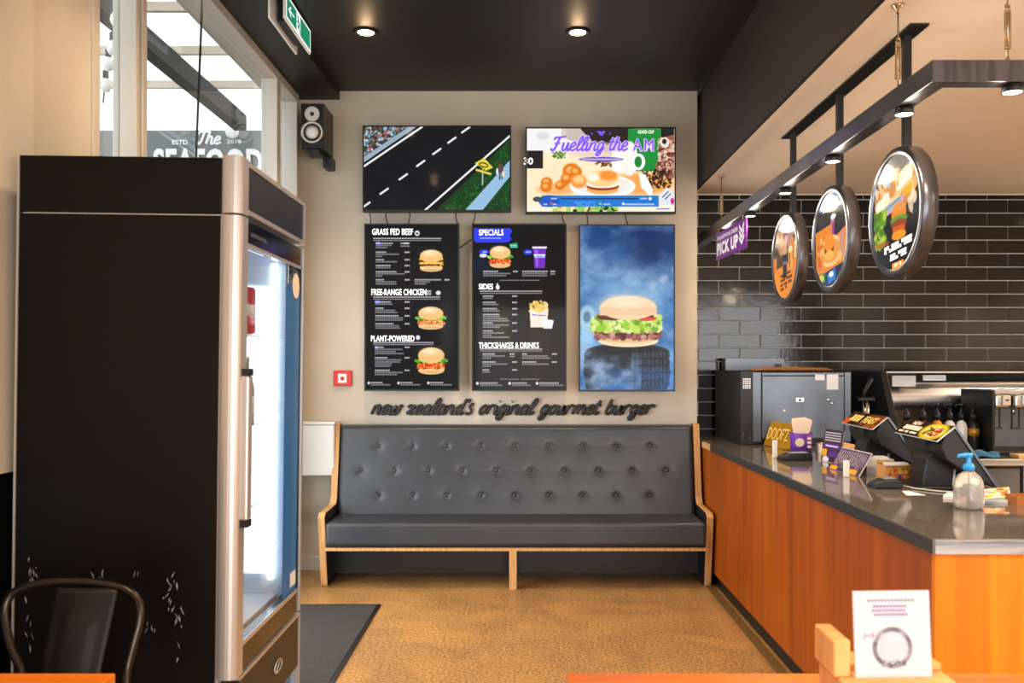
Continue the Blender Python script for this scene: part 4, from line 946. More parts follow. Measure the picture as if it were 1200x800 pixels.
def topper_canvas(kind):
    cv = Canvas((0, 0, 200, 60), (150, 46), (40, 26, 16))
    if kind == 0:
        cv.a += (cv.noise(30, 14, 3, 4)-.5)[..., None]*np.array((130, 90, 60)); cv.mix(cv.noise(22, 16, 3, 8)*.8*(cv.X > 110), (222, 110, 20)); cv.ell(16, 46, 22, 16, (214, 96, 20), 1, .3)
    else:
        cv.mix(cv.noise(30, 14, 3, 4)*.4, (90, 60, 20)); cv.ell(150, 30, 52, 34, (216, 196, 40), 1, .25); cv.ell(150, 30, 38, 22, (240, 226, 150), 1, .1)
        cv.speck(120, 15, 178, 46, [(176, 50, 30), (210, 110, 40), (110, 150, 50), (90, 30, 24)], 60, 4.5, 3)
    return cv
def pos_terminal(label, dy, kind, words):
    """monitor with its back to the room, customer-side topper card"""
    t = thing('till_terminal', label, 'till', (1.74, 3.68+dy, KZ), 'tills on the worktop')
    y0, y1 = 3.50+dy, 3.86+dy
    P = [(1.700, 1.185), (1.712, 1.190), (1.905, .925), (1.893, .917)]
    MB().prism([(1.897, .917), (1.907, .922), (1.737, 1.166), (1.727, 1.160)], 'y', y0, y1).build('screen_edge', 'steel_dark', t, bevel=.002)
    MB().prism([(1.888, .921), (1.897, .920), (1.727, 1.160), (1.700, 1.135), (1.675, 1.085), (1.70, 1.03), (1.80, .965)], 'y', y0+.006, y1-.006).build('monitor_body', 'black_plastic', t, bevel=.006)
    MB().prism([(1.645, KZ), (1.765, KZ), (1.765, .915), (1.782, 1.06), (1.70, 1.07), (1.665, 1.02)], 'y', 3.60+dy, 3.74+dy).build('stand', 'black_metal', t, bevel=.005)
    MB().prism([(1.765, KZ+.005), (1.774, KZ+.005), (1.790, 1.055), (1.782, 1.055)], 'y', 3.598+dy, 3.742+dy).build('stand_trim', 'silver', t)
    MB().box(1.62, 1.80, 3.56+dy, 3.79+dy, KZ, KZ+.014).build('base_plate', 'black_metal', t, bevel=.004)
    m = MB(); m.cyl((1.80, 3.60+dy, 1.02), (1.80, 3.66+dy, 1.02), .016, 12); m.build('hinge_knob', 'chrome', t)
    o = Vector((1.655, 3.90+dy, 1.112)); u = Vector((0, -.40, -.006)); v = Vector((.072, 0, .058)); n = u.cross(v).normalized()
    F = rot_frame(o-n*.006, u, v)
    MB().box(0, u.length, 0, v.length, 0, .005, T=F).build('topper_card', 'white', t)
    cvs = topper_canvas(kind); picture('topper_print', cvs, o+n*.0005, u, v, 'card_pic', t)
    m = MB()
    if kind == 0:
        put_text(m, '#===', o+u*.14+v*.28+n*.002, u*.30, v*.5, .03); put_text(m, 'FEAST', o+u*.52+v*.28+n*.002, u*.38, v*.52, .04)
    else:
        put_text(m, 'NEW', o+u*.18+v*.68+n*.002, u*.2, v*.24, .03); put_text(m, '#=====', o+u*.08+v*.34+n*.002, u*.4, v*.28, .04); put_text(m, '#=== == ====', o+u*.06+v*.12+n*.002, u*.42, v*.12, .02)
    m.build('topper_lettering', 'cream' if kind else 'goldtext', t)
    MB().box(1.66, 1.715, 3.62+dy, 3.68+dy, 1.07, 1.108).build('topper_bracket', 'black_plastic', t)
    return t
pos_terminal('black till terminal behind the sanitiser bottle, topped with a yellow burger card', 0, 1, 0)
pos_terminal('black till terminal in the middle of the counter, topped with an orange burger card', .65, 0, 0)
# card payment terminals
def eftpos(x0, x1, y0, y1, label):
    t = thing('card_reader', label, 'card reader', ((x0+x1)/2, (y0+y1)/2, KZ))
    MB().prism([(x0, KZ), (x1, KZ), (x1, KZ+.028), (x1-.02, KZ+.040), (x0+.05, KZ+.036), (x0+.008, KZ+.018)], 'y', y0, y1).build('body', 'black_plastic', t, bevel=.006)
    MB().prism([(x0+.055, KZ+.0368), (x1-.022, KZ+.0405), (x1-.022, KZ+.0425), (x0+.055, KZ+.039)], 'y', y0+.008, y1-.008).build('top_face', 'reader_top', t, bevel=.001)
    return t
eftpos(1.44, 1.565, 3.60, 3.68, 'dark card payment terminal lying flat near the sanitiser bottle')
eftpos(1.37, 1.545, 4.66, 4.75, 'dark card payment terminal lying in front of the purple napkin cup')
tag(MB().tube([(1.565, 3.64, KZ+.012), (1.60, 3.58, KZ+.005), (1.66, 3.50, KZ+.005), (1.72, 3.46, KZ+.005), (1.80, 3.43, KZ+.006), (1.88, 3.44, KZ+.005)], .0035, 6).build('reader_cable', 'white_metal'), 'grey cable trailing from the card terminal across the worktop', 'cable')
# napkin cup
b0 = Vector((1.636, 5.15, KZ))
nc = thing('napkin_cup', 'purple printed cup holding a fan of cream napkins', 'cup', b0)
MB().lathe([(.056, 0), (.060, .004), (.066, .112), (.063, .112), (.056, .01), (.001, .008)], b0, 30).build('cup', 'purple', nc)
m = MB()
for k in range(9):
    a = -.5+k/8; zt = KZ+.20-abs(a)*.03
    m.prism([(b0.x-.030+a*.02, KZ+.04), (b0.x+.030+a*.02, KZ+.04), (b0.x+.062+a*.022, zt-.012), (b0.x+.02+a*.02, zt+.004), (b0.x-.055+a*.022, zt-.004)], 'y', b0.y+a*.05, b0.y+a*.05+.004)
m.build('napkins', 'cream', nc, kind='stuff')
m = MB(); m.lathe([(.001, 0), (.026, 0)], (b0.x-.030, b0.y-.067, KZ+.06), 22, axis='y'); 
for k in range(3): m.box(b0.x+.014, b0.x+.036, b0.y-.068, b0.y-.0665, KZ+.028+k*.024, KZ+.042+k*.024)
m.build('white_print', 'cream', nc)
# gold plate reading DOOF
o = Vector((1.515, 5.53, KZ+.004)); u = Vector((.075, -.29, 0)); v = Vector((.05, .03, .150)); n = u.cross(v).normalized()
gd = thing('gold_plate_sign', 'small gold plate sign leaning back behind the napkin cup', 'sign', o)
MB().box(0, u.length, 0, v.length, -.006, 0, T=rot_frame(o, u, v)).build('plate', 'gold', gd, bevel=.003)
m = MB(); put_text(m, "DOOF'Z", o+u*.08+v*.28+n*.002, u*.80, v*.50, .0, .002); m.build('raised_lettering', 'goldtext', gd)
MB().prism([(5.26, KZ), (5.48, KZ), (5.48, KZ+.006), (5.26, KZ+.006)], 'x', 1.56, 1.64).build('foot', 'gold', gd)
# clear acrylic posts
for k, (x, y, h) in enumerate(((1.385, 4.82, .095), (1.47, 3.98, .075))):
    t = tag(MB().box(x-.012, x+.012, y-.010, y+.010, KZ, KZ+h).build('acrylic_post', 'white', bevel=.003), ['small pale upright post near the far napkin cup end of the worktop', 'small pale upright post in front of the striped menu card'][k], 'post')
# printed menu cards
def stand_card(name, label, org, u, v, cv, thick=.008):
    o, u, v = Vector(org), Vector(u), Vector(v); n = u.cross(v).normalized()
    t = thing(name, label, 'card', o)
    MB().box(0, u.length, 0, v.length, -thick, 0, T=rot_frame(o, u, v)).build('board', 'white', t, bevel=.001)
    picture('print', cv, o+n*.0008, u, v, 'print', t)
    mid = o+u*.5+v*.8-n*thick; foot = Vector((mid.x+.07, mid.y, KZ+.002))
    MB().tube([mid, foot], .004, 6).build('prop', 'black_plastic', t)
    return t
cv = Canvas((0, 0, 100, 60), (120, 74), (58, 40, 58))
for k in range(13):
    x = 6+k*7.2; cv.line(x, 8, x+1, 44+6*math.sin(k*2), 3.2, (196, 178, 186), .85)
cv.speck(0, 0, 100, 60, [(40, 26, 40), (90, 64, 90), (120, 70, 150)], 160, 1.8, 3); cv.rect(0, 50, 24, 60, (222, 150, 30)); cv.rect(66, 48, 90, 60, (222, 150, 30)); cv.rect(0, 0, 100, 2.4, (214, 206, 210))
stand_card('menu_card', 'purple and black striped menu card propped on the worktop', (1.505, 4.30, KZ+.003), (.02, -.32, 0), (.062, 0, .105), cv)
cv = Canvas((0, 0, 60, 90), (60, 90), (60, 44, 60))
for k in range(4): cv.rect(5, 8+k*7, 54, 11+k*7, (200, 190, 196))
cv.rect(5, 40, 54, 52, (92, 44, 140)); cv.rect(10, 44, 48, 48, (220, 200, 240)); cv.rect(0, 56, 16, 76, (224, 156, 30)); cv.rect(20, 60, 54, 76, (92, 44, 140)); cv.ell(14, 84, 10, 8, (236, 226, 240))
stand_card('promo_card', 'taller purple promotional card standing behind the striped menu card', (1.585, 4.66, KZ+.003), (.035, -.19, 0), (.02, 0, .17), cv)
# sticker boxes between the tills
def small_box(name, label, x0, x1, y0, y1, h, m_, cv):
    t = thing(name, label, 'box', ((x0+x1)/2, (y0+y1)/2, KZ))
    mb = MB(); w = .003
    mb.box(x0, x1, y0, y0+w, KZ, KZ+h); mb.box(x0, x1, y1-w, y1, KZ, KZ+h); mb.box(x0, x0+w, y0+w, y1-w, KZ, KZ+h); mb.box(x1-w, x1, y0+w, y1-w, KZ, KZ+h); mb.box(x0+w, x1-w, y0+w, y1-w, KZ, KZ+w)
    mb.build('tray', m_, t)
    picture('print', cv, (x0, y0-.001, KZ), (x1-x0, 0, 0), (0, 0, h), 'print', t)
    for k in range(6):
        a = (k-2.5)*.004
        MB().box(x0+.012+a*.2, x1-.012+a*.2, y0+.02+k*(y1-y0-.05)/6, y0+.022+k*(y1-y0-.05)/6, KZ+.004, KZ+h+.006+.002*(k % 3)).build('card', 'paper', t)
cv = Canvas((0, 0, 60, 50), (48, 40), (236, 206, 150)); cv.rect(0, 0, 8, 50, (240, 190, 20)); cv.speck(10, 8, 58, 46, [(210, 120, 50), (240, 226, 200), (180, 80, 40), (120, 150, 60)], 30, 5, 3)
small_box('leaflet_box', 'small pale box of leaflets with a yellow edge between the tills', 1.625, 1.705, 4.02, 4.14, .075, 'paper', cv)
cv = Canvas((0, 0, 90, 50), (70, 40), (206, 146, 66)); cv.speck(4, 6, 86, 46, [(226, 180, 90), (150, 70, 30), (200, 60, 30), (96, 130, 40), (236, 200, 120)], 60, 5, 5); cv.rect(44, 26, 49, 50, (50, 60, 170)); cv.rect(40, 26, 52, 30, (50, 60, 170)); cv.rect(0, 0, 90, 6, (176, 106, 40))
small_box('kraft_box', 'printed kraft box standing beside the till stand behind the sanitiser', 1.575, 1.70, 3.80, 3.90, .072, 'kraft', cv)
# tray with lids near the oven end
t = thing('lid_tray', 'shallow cream tray with a dark slotted front beside the napkin cup', 'tray', (1.79, 4.95, KZ))
m = MB(); m.box(1.72, 1.90, 4.80, 5.15, KZ, KZ+.012); m.box(1.72, 1.90, 4.80, 4.806, KZ+.012, KZ+.05); m.box(1.72, 1.90, 5.144, 5.15, KZ+.012, KZ+.05); m.box(1.72, 1.726, 4.806, 5.144, KZ+.012, KZ+.05); m.build('tray_body', 'cream', t)
for k in range(9): MB().box(1.745+k*.0165, 1.754+k*.0165, 4.797, 4.80, KZ+.012, KZ+.042).build('slot', 'black_plastic', t)
MB().box(1.73, 1.89, 4.82, 5.13, KZ+.05, KZ+.056).build('lid', 'holder_wood', t)
# papers by the sanitiser
cv = Canvas((0, 0, 60, 60), (50, 50), (240, 214, 190)); cv.speck(4, 4, 56, 56, [(120, 180, 60), (220, 80, 40), (240, 180, 40), (200, 60, 120)], 40, 5, 3)
t = thing('printed_bag', 'pale printed paper bag with green and red marks lying behind the sanitiser', 'bag', (1.72, 3.3, KZ))
MB().prism([(1.60, 3.33), (1.80, 3.22), (1.86, 3.30), (1.66, 3.42)], 'z', KZ, KZ+.012).build('paper_fold', 'paper', t)
picture('print', cv, (1.64, 3.21+.0, KZ+.013), (.17, .03, .010), (.02, .05, .028), 'print', t)
MB().prism([(1.625, 3.215), (1.83, 3.245), (1.84, 3.30), (1.64, 3.27)], 'z', KZ+.011, KZ+.0125).build('flap', 'paper', t)
t = thing('card_tray', 'low brown cardboard tray at the kitchen edge of the worktop', 'tray', (1.93, 3.36-.16, KZ))
m = MB(); m.box(1.79, 2.01, 3.165, 3.17, KZ, KZ+.034); m.box(1.79, 2.01, 3.24, 3.245, KZ, KZ+.034); m.box(1.79, 1.795, 3.17, 3.24, KZ, KZ+.034); m.box(2.005, 2.01, 3.17, 3.24, KZ, KZ+.034); m.box(1.795, 2.005, 3.17, 3.24, KZ, KZ+.004)
m.build('tray_body', 'kraft_dark', t)
tag(MB().prism([(1.50, 3.42), (1.575, 3.42), (1.555, 3.53), (1.53, 3.53)], 'z', KZ, KZ+.0015).build('paper_slip', 'paper'), 'small white paper slip lying by the card terminal near the sanitiser', 'paper')

# ================================================================== OVERHEAD RAIL, LIGHTS, ROUND SIGNS
RX, RZ0, RZ1 = 1.264, 2.290, 2.358
rl = thing('light_rail', 'black square-section lighting rail hung over the counter on turnbuckles', 'light rail', (RX, 4.4, RZ0))
MB().box(RX, RX+.062, 2.70+.062, YT-.014, RZ0, RZ1).build('long_bar', 'rim', rl, bevel=.002)
MB().box(RX, 3.4, 2.70, 2.762, RZ0, RZ1).build('cross_bar', 'rim', rl, bevel=.002)
for (x, y) in ((RX+.031, 5.73), (RX+.031, 3.02), (1.515, 2.731), (2.6, 2.731)):
    h = thing('turnbuckle_hanger', {5.73: 'steel turnbuckle hanger beside the pick up sign', 3.02: 'steel turnbuckle hanger above the nearest rail spotlight'}.get(y, 'steel turnbuckle hanger on the short front bar of the rail' if x < 2 else 'steel turnbuckle hanger further along the front bar, out of the picture'), 'hanger', (x, y, RZ1))
    MB().lathe([(.022, 0), (.020, -.006), (.008, -.018), (.005, -.03)], (x, y, 2.66), 16).build('ceiling_cup', 'bronze', h)
    MB().cyl((x, y, RZ1), (x, y, 2.635), .0028, 8).build('rod', 'bronze', h)
    m = MB(); m.tube([(x+.007*math.cos(a), y, 2.535+.010*math.sin(a)) for a in [k*PI/5 for k in range(10)]], .003, 6, closed=True); m.build('eye', 'bronze', h)
    m = MB(); m.box(x-.009, x-.005, y-.004, y+.004, 2.41, 2.515); m.box(x+.005, x+.009, y-.004, y+.004, 2.41, 2.515); m.box(x-.009, x+.009, y-.004, y+.004, 2.515, 2.523); m.box(x-.009, x+.009, y-.004, y+.004, 2.402, 2.41); m.build('turnbuckle', 'bronze', h)
    MB().lathe([(.001, .02), (.006, .016), (.006, .006), (.009, 0)], (x, y, RZ1), 12).build('lower_eye', 'bronze', h)
SPX = [(RX+.031, 2.97), (RX+.031, 3.66), (RX+.031, 4.33), (RX+.031, 5.00), (RX+.031, 5.68)]
SPL = ['round spotlight nearest the rail corner, glowing warm under the bar', 'round spotlight second along the rail from the corner', 'round spotlight third along the rail, above the smallest round sign', 'round spotlight beside the purple pick up sign', 'round spotlight at the tiled wall end of the rail']
for k, (x, y) in enumerate(SPX+[(1.53, 2.731), (2.4, 2.731)]):
    t = thing('spotlight', SPL[k] if k < 5 else ('bright spotlight under the front bar of the rail' if k == 5 else 'spotlight under the front bar, out of the picture'), 'spotlight', (x, y, RZ0))
    MB().lathe([(.026, 0), (.030, -.004), (.032, -.026), (.029, -.026), (.027, -.020)], (x, y, RZ0), 24).build('housing', 'black_metal', t)
    MB().lathe([(.001, -.024), (.028, -.0235), (.029, -.020)], (x, y, RZ0), 24).build('lens', 'lamp_rail', t)
    l = bpy.data.lights.new('spot_beam', 'SPOT'); l.energy = 14; l.color = (1.0, 0.84, 0.64); l.spot_size = math.radians(120); l.spot_blend = .9; l.shadow_soft_size = .03
    o = bpy.data.objects.new('spot_beam', l); o.location = (x, y, RZ0-.03); COL.objects.link(o)
    l = bpy.data.lights.new('ceiling_fill', 'POINT'); l.energy = 3.0; l.color = (1.0, 0.82, 0.62); l.shadow_soft_size = .04  # added omni lamp below each spotlight to brighten the kitchen ceiling
    o = bpy.data.objects.new('ceiling_fill', l); o.location = (x, y, RZ0-.075); COL.objects.link(o)
# ceiling plate with three posts, each carrying a round light box
PXX = 1.443
pl = thing('sign_mount', 'black ceiling plate with three posts carrying the round signs', 'mount', (PXX, 3.95, 2.66))
MB().box(PXX-.035, PXX+.035, 3.18, 4.78, 2.652, 2.66).build('ceiling_plate', 'black_metal', pl)
SY = (3.29, 3.99, 4.68)
for y in SY: MB().box(PXX-.014, PXX+.014, y-.014, y+.014, 2.225, 2.652).build('post', 'black_metal', pl, bevel=.001)
def sign_canvas(k):
    cv = Canvas((0, 0, 100, 100), (130, 130), (26, 24, 24))
    if k == 0:
        cv.rect(28, 0, 72, 17, (190, 184, 176)); cv.poly([(0, 0), (100, 0), (100, 14), (0, 20)], (150, 146, 140)); cv.ell(52, 10, 24, 11, (110, 104, 98), .7, .4)
        cv.poly([(16, 26), (86, 14), (93, 34), (84, 41), (14, 48), (10, 40)], (228, 170, 96)); cv.speck(12, 18, 90, 46, [(240, 196, 130), (206, 130, 60), (244, 220, 180)], 60, 6, 3)
        cv.poly([(30, 21), (42, 17), (40, 28)], (160, 190, 214)); cv.poly([(12, 36), (38, 30), (40, 40), (14, 46)], (244, 232, 214)); cv.poly([(58, 21), (82, 15), (84, 26), (58, 33)], (246, 236, 216)); cv.poly([(66, 34), (82, 30), (84, 37), (67, 40)], (226, 170, 30))
        cv.poly([(20, 44), (66, 37), (67, 45), (24, 52)], (190, 160, 190)); cv.line(22, 47, 60, 39, 2, (70, 150, 160))
        cv.speck(10, 46, 30, 75, [(96, 150, 30), (150, 186, 40), (70, 110, 24), (190, 200, 60)], 120, 4, 4)
        cv.ell(58, 50, 14, 8, (226, 140, 50), 1, .15); cv.rect(44, 50, 72, 55, (230, 130, 30)); cv.ell(58, 57, 17, 3.4, (90, 150, 50)); cv.ell(58, 61, 15, 4.5, (150, 60, 34)); cv.rect(46, 62, 70, 68, (206, 90, 30)); cv.ell(58, 70, 14, 4, (232, 150, 40)); cv.poly([(76, 48), (86, 44), (84, 56), (78, 53)], (206, 180, 150))
        cv.rect(10, 72, 38, 76, (190, 84, 30), .7)
    elif k == 1:
        cv.rect(0, 0, 100, 100, (40, 34, 32)); cv.poly([(10, 0), (95, 0), (95, 15), (10, 18)], (60, 110, 170)); cv.ell(62, 13, 14, 5, (236, 190, 150), .9, .2); cv.rect(28, 15, 86, 20, (226, 200, 176))
        cv.poly([(6, 38), (62, 34), (62, 50), (96, 42), (96, 76), (60, 80), (10, 86)], (226, 128, 22)); cv.ell(58, 34, 5, 10, (190, 120, 130)); cv.ell(60, 28, 8, 3, (230, 226, 226)); cv.rect(57, 34, 63, 54, (150, 60, 130))
        cv.ell(52, 62, 34, 16, (240, 190, 120)); cv.ell(52, 62, 28, 12, (226, 150, 60)); cv.ell(48, 60, 14, 5, (130, 60, 30)); cv.ell(48, 53, 14, 9, (236, 140, 30)); cv.ell(48, 66, 13, 5, (240, 176, 80))
        cv.speck(16, 48, 30, 74, [(232, 130, 40), (206, 96, 24), (246, 190, 110)], 40, 4, 5); cv.poly([(76, 48), (90, 44), (92, 70), (80, 76)], (206, 140, 110)); cv.ell(78, 70, 6, 5, (240, 180, 90))
        cv.rect(12, 83, 36, 93, (50, 120, 60)); cv.ell(24, 88, 9, 4, (220, 190, 40)); cv.poly([(42, 86), (66, 80), (66, 92), (46, 96)], (40, 110, 190)); cv.ell(54, 86, 7, 3, (230, 230, 240))
    else:
        cv.rect(0, 0, 100, 100, (74, 54, 40)); cv.rect(0, 0, 100, 14, (214, 170, 120)); cv.speck(20, 12, 80, 40, [(120, 82, 54), (90, 60, 44), (160, 120, 84), (206, 150, 96)], 60, 8, 4)
        cv.rect(70, 30, 90, 60, (206, 120, 50), .8); cv.rect(20, 48, 40, 66, (46, 34, 30)); cv.poly([(4, 62), (96, 54), (96, 100), (4, 100)], (226, 128, 30)); cv.rect(2, 46, 16, 66, (214, 110, 30))
        cv.rect(42, 42, 58, 74, (30, 28, 36)); cv.ell(50, 42, 9, 4, (206, 160, 110)); cv.rect(42, 54, 58, 58, (110, 110, 130)); cv.rect(64, 42, 80, 66, (222, 160, 80)); cv.ell(72, 42, 8, 4, (246, 214, 150)); cv.rect(68, 46, 71, 64, (60, 40, 30)); cv.rect(86, 34, 94, 54, (240, 190, 120))
    return cv
SGL = ['largest-looking round sign, with a tall burger and a torn orange banner', 'middle round sign, with a plate of food on an orange cloth and a blue top', 'round sign closest to the tiled wall, with cold drinks on an orange table']
for k, y in enumerate(SY):
    z = 1.987; r = .243; c = (1.40, y, z)
    t = thing('round_sign', SGL[k], 'sign', (1.425, y, z-r), 'round hanging signs')
    MB().lathe([(r-.030, 0), (r-.026, -.006), (r-.002, -.006), (r, 0), (r, .05), (.001, .051)], c, 56, axis='x').build('drum', 'rim', t)
    cv = sign_canvas(k)
    picture('lit_face', cv, (1.398, y+r-.02, z-r+.02), (0, -2*(r-.02), 0), (0, 0, 2*(r-.02)), 'lightbox', t, mask=lambda u, v: (u-.5)**2+(v-.5)**2 < .245)
    def p(u, v): return Vector((1.396, y+.223-.446*u, z-.223+.446*v))
    def tx(m_, s, u0, v0, u1, v1, b=.03, rise=0.0): put_text(m_, s, p(u0, v0), p(u1, v0+rise)-p(u0, v0), Vector((0, 0, .446*(v1-v0))), b)
    m = MB()
    if k == 0:
        tx(m, '#== === ====', .30, .195, .84, .225, .02, .05); tx(m, '#= ===== ===', .30, .165, .84, .19, .02, .05); tx(m, '#== ===', .42, .125, .74, .150, .03, .03); tx(m, '#=== ==', .42, .095, .74, .118, .02, .03)
        m2_ = MB(); 
        m2_.add([p(.46, .015), p(.68, .03), p(.68, .085), p(.46, .07)], [(0, 1, 2, 3)]); m2_.build('price_flash', emat('lit_orange', (238, 120, 30), .8), t)
        tx(m, '#== =', .50, .035, .64, .065, .03, .01)
        m3 = MB(); tx(m3, '#=====', .14, .55, .40, .64, .05, .04); tx(m3, 'LITTLE', .54, .67, .84, .80, .05, .07); m3.build('banner_text', 'cream', t)
    elif k == 1: tx(m, '#====', .34, .865, .52, .885)
    else:
        for (j, w) in enumerate((.40, .46, .44, .26)): tx(m, ['#=== ====', '#==== =====', '#== === ===', '#== ='][j], .34, .27-.055*j, .34+w, .305-.055*j, .0, .03)
    m.build('lettering', 'white_text' if k < 2 else 'letters', t)
# pick up sign
ps = thing('pick_up_sign', 'purple PICK UP sign hung under the rail near the tiled wall', 'sign', (1.26, 5.3, 2.09))
o = Vector((1.235, 5.62, 2.085)); u = Vector((.035, -.62, 0)); v = Vector((0, 0, .172)); n = u.cross(v).normalized()
MB().box(0, u.length, 0, v.length, -.010, 0, T=rot_frame(o, u, v)).build('panel', mat('purple_sign', (104, 34, 132), .35), ps, bevel=.002)
m = MB(); put_text(m, 'ONLINE/PHONE ORDER', o+u*.05+v*.70+n*.002, u*.72, v*.15, .02); put_text(m, 'PICK UP', o+u*.05+v*.14+n*.002, u*.72, v*.47, .05)
for k in range(3):
    for sgn in (-1, 1):
        a0 = o+u*.88+v*(.16+.20*k)+n*.002; m.add([a0, a0+u*(.08*sgn)+v*.24, a0+u*(.08*sgn)+v*.36, a0+v*.12], [(0, 1, 2, 3)])
m.build('lettering', 'paper', ps)
for f in (.1, .9): MB().cyl(o+u*f+v, Vector(((o+u*f).x, (o+u*f).y, RZ0)), .002, 6).build('wire', 'bronze', ps)

# ================================================================== KITCHEN
BZ = .87
kb = thing('back_worktop', 'steel back bench along the tiled wall carrying the oven and drinks station', 'bench', (2.9, 5.7, 0))
MB().box(1.94, 4.2, 5.02, YT-.014, BZ-.04, BZ).build('bench_top', 'steel', kb, bevel=.003)
MB().box(1.94, 4.2, 5.10, YT-.03, .35, .37).build('under_shelf', 'steel', kb)
for x in (1.96, 2.9, 4.1):
    for y in (5.06, 6.30): MB().box(x, x+.04, y, y+.04, 0, BZ-.04).build('leg', 'steel', kb)
for k, (x, w, h) in enumerate(((2.35, .28, .20), (2.72, .22, .26), (3.02, .3, .16), (3.4, .25, .22))):
    t = tag(MB().box(x, x+w, 5.2, 5.55, .37, .37+h).build('storage_carton', 'kraft_dark' if k % 2 else 'black_plastic', bevel=.005), ['black storage tub on the shelf below the back bench', 'brown carton on the shelf below the back bench', 'low black tub on the shelf below the drink dispenser', 'brown carton at the far end of the shelf below the bench'][k], 'carton')
# oven
ov = thing('oven', 'large dark steel oven cabinet with white notices against the tiled wall', 'oven', (1.74, 5.9, KZ))
ox0, ox1, oy0, oz1 = 1.378, 2.10, 5.60, 1.372
MB().box(ox0+.085, ox1, oy0, 6.30, KZ, oz1).build('body', 'black_metal', ov, bevel=.006)
MB().box(ox0, ox0+.084, oy0-.03, 6.30, KZ, oz1+.004).build('side_column', 'black_plastic', ov, bevel=.004)
MB().box(ox0+.145, ox1-.05, oy0-.016, oy0, KZ+.04, oz1-.03).build('front_panel', 'steel_dark', ov, bevel=.004)
MB().box(ox0+.086, ox0+.14, oy0-.008, oy0, KZ+.02, oz1-.006).build('left_stile', 'steel_dark', ov, bevel=.002)
MB().box(ox1-.045, ox1-.004, oy0-.008, oy0, KZ+.02, oz1-.006).build('right_stile', 'steel_dark', ov, bevel=.002)
MB().box(ox0+.145, ox1-.05, oy0-.010, oy0, oz1-.026, oz1-.008).build('top_stile', 'steel_dark', ov, bevel=.002)
MB().box(ox0+.40, ox1-.06, oy0-.018, oy0-.016, KZ+.05, 1.235).build('access_plate', 'steel_dark', ov, bevel=.001)
for i in range(4):
    for j in range(5): MB().box(ox0+.018+i*.013, ox0+.027+i*.013, oy0-.032, oy0-.030, 1.262+j*.014, 1.271+j*.014).build('vent_hole', 'silver', ov)
m = MB(); 
for (x, z) in ((.02, .95), (.02, .97), (.062, .945), (.062, .965)): m.lathe([(.001, -.002), (.005, 0)], (ox0+x, oy0-.030, z), 8, axis='y')
m.build('screws', 'chrome', ov, kind='stuff')
MB().box(1.862, 1.922, oy0-.019, oy0-.0162, 1.315, 1.352).build('small_notice', 'paper', ov)
MB().box(1.936, 2.01, oy0-.019, oy0-.0162, 1.255, 1.352).build('tall_notice', 'paper', ov)
for (x, z) in ((1.948, 1.19), (1.972, 1.168)):
    MB().lathe([(.001, -.012), (.004, -.011), (.0045, -.006), (.009, -.005), (.010, 0)], (x, oy0-.018, z), 14, axis='y').build('knob', 'chrome', ov)
MB().box(1.735, 1.79, oy0-.024, oy0-.016, 1.175, 1.205).build('latch_plate', 'steel', ov, bevel=.002)
MB().lathe([(.001, -.010), (.007, -.008), (.008, 0)], (1.763, oy0-.024, 1.188), 12, axis='y').build('latch_knob', 'black_plastic', ov)
MB().lathe([(.001, -.006), (.008, -.004), (.009, 0)], (1.665, oy0-.016, 1.12), 12, axis='y').build('round_button', 'white', ov)
MB().box(ox0+.05, ox1-.25, 6.20, 6.32, oz1, oz1+.09).build('rear_upstand', 'steel_dark', ov, bevel=.003)
m = MB(); put_text(m, '285', (1.775, 6.198, 1.392), (.055, 0, 0), (0, 0, .032), .05); m.build('digits', 'black_plastic', ov)
tag(MB().prism([(1.52, oz1+.005), (2.03, oz1+.005), (1.98, oz1+.022), (1.85, oz1+.026), (1.66, oz1+.026), (1.56, oz1+.018)], 'y', 5.70, 5.95).build('baking_tray', 'kraft_dark', bevel=.003), 'brown flat tray resting on top of the oven', 'tray')
# tap handle
tp = thing('tap_tower', 'slim chrome tap with a black lever beside the oven', 'tap', (2.02, 5.15, BZ))
MB().cyl((2.02, 5.15, BZ), (2.02, 5.15, 1.20), .018, 16).build('column', 'chrome', tp)
MB().box(1.975, 2.065, 5.13, 5.17, 1.20, 1.222).build('cross_head', 'black_metal', tp, bevel=.004)
MB().tube([(1.99, 5.12, 1.222), (2.0, 5.115, 1.26), (2.035, 5.11, 1.335)], [.006, .010, .013], 12).build('lever', 'black_plastic', tp)
# drinks station: black side cheek, steel splash hood
ds = thing('splash_hood', 'curved stainless splash hood with a black side cheek behind the tills', 'hood', (3.0, 5.9, BZ))
MB().prism([(6.30, BZ), (6.30, 1.372), (5.50, 1.372), (5.22, BZ)], 'x', 2.245, 2.285).build('side_cheek', 'black_metal', ds, bevel=.003)
def hood(u, v):
    x = 2.285+u*1.9; z = BZ+v*.5; y = 5.62+.10*math.sin(v*PI*2.6)*(.5+v*.2)*.5-.06*(v > .86)*(v-.86)/.14+.10*(1-v)
    return (x, y, z)
h_ = MB(); h_.grid(hood, 40, 36); ho = h_.build('steel_sheet', 'steel', ds)
MB().box(2.285, 4.185, 5.50, 5.60, 1.362, 1.372).build('top_lip', 'steel', ds)
MB().box(2.35, 2.50, 5.566, 5.570, 1.275, 1.345).build('white_label', 'paper', ds); MB().box(2.545, 2.69, 5.560, 5.575, 1.313, 1.348).build('paper_label', 'paper', ds)
MB().box(2.285, 4.18, 5.45, 5.62, 1.14, 1.16).build('bottle_rail', 'black_metal', ds) if 0 else None
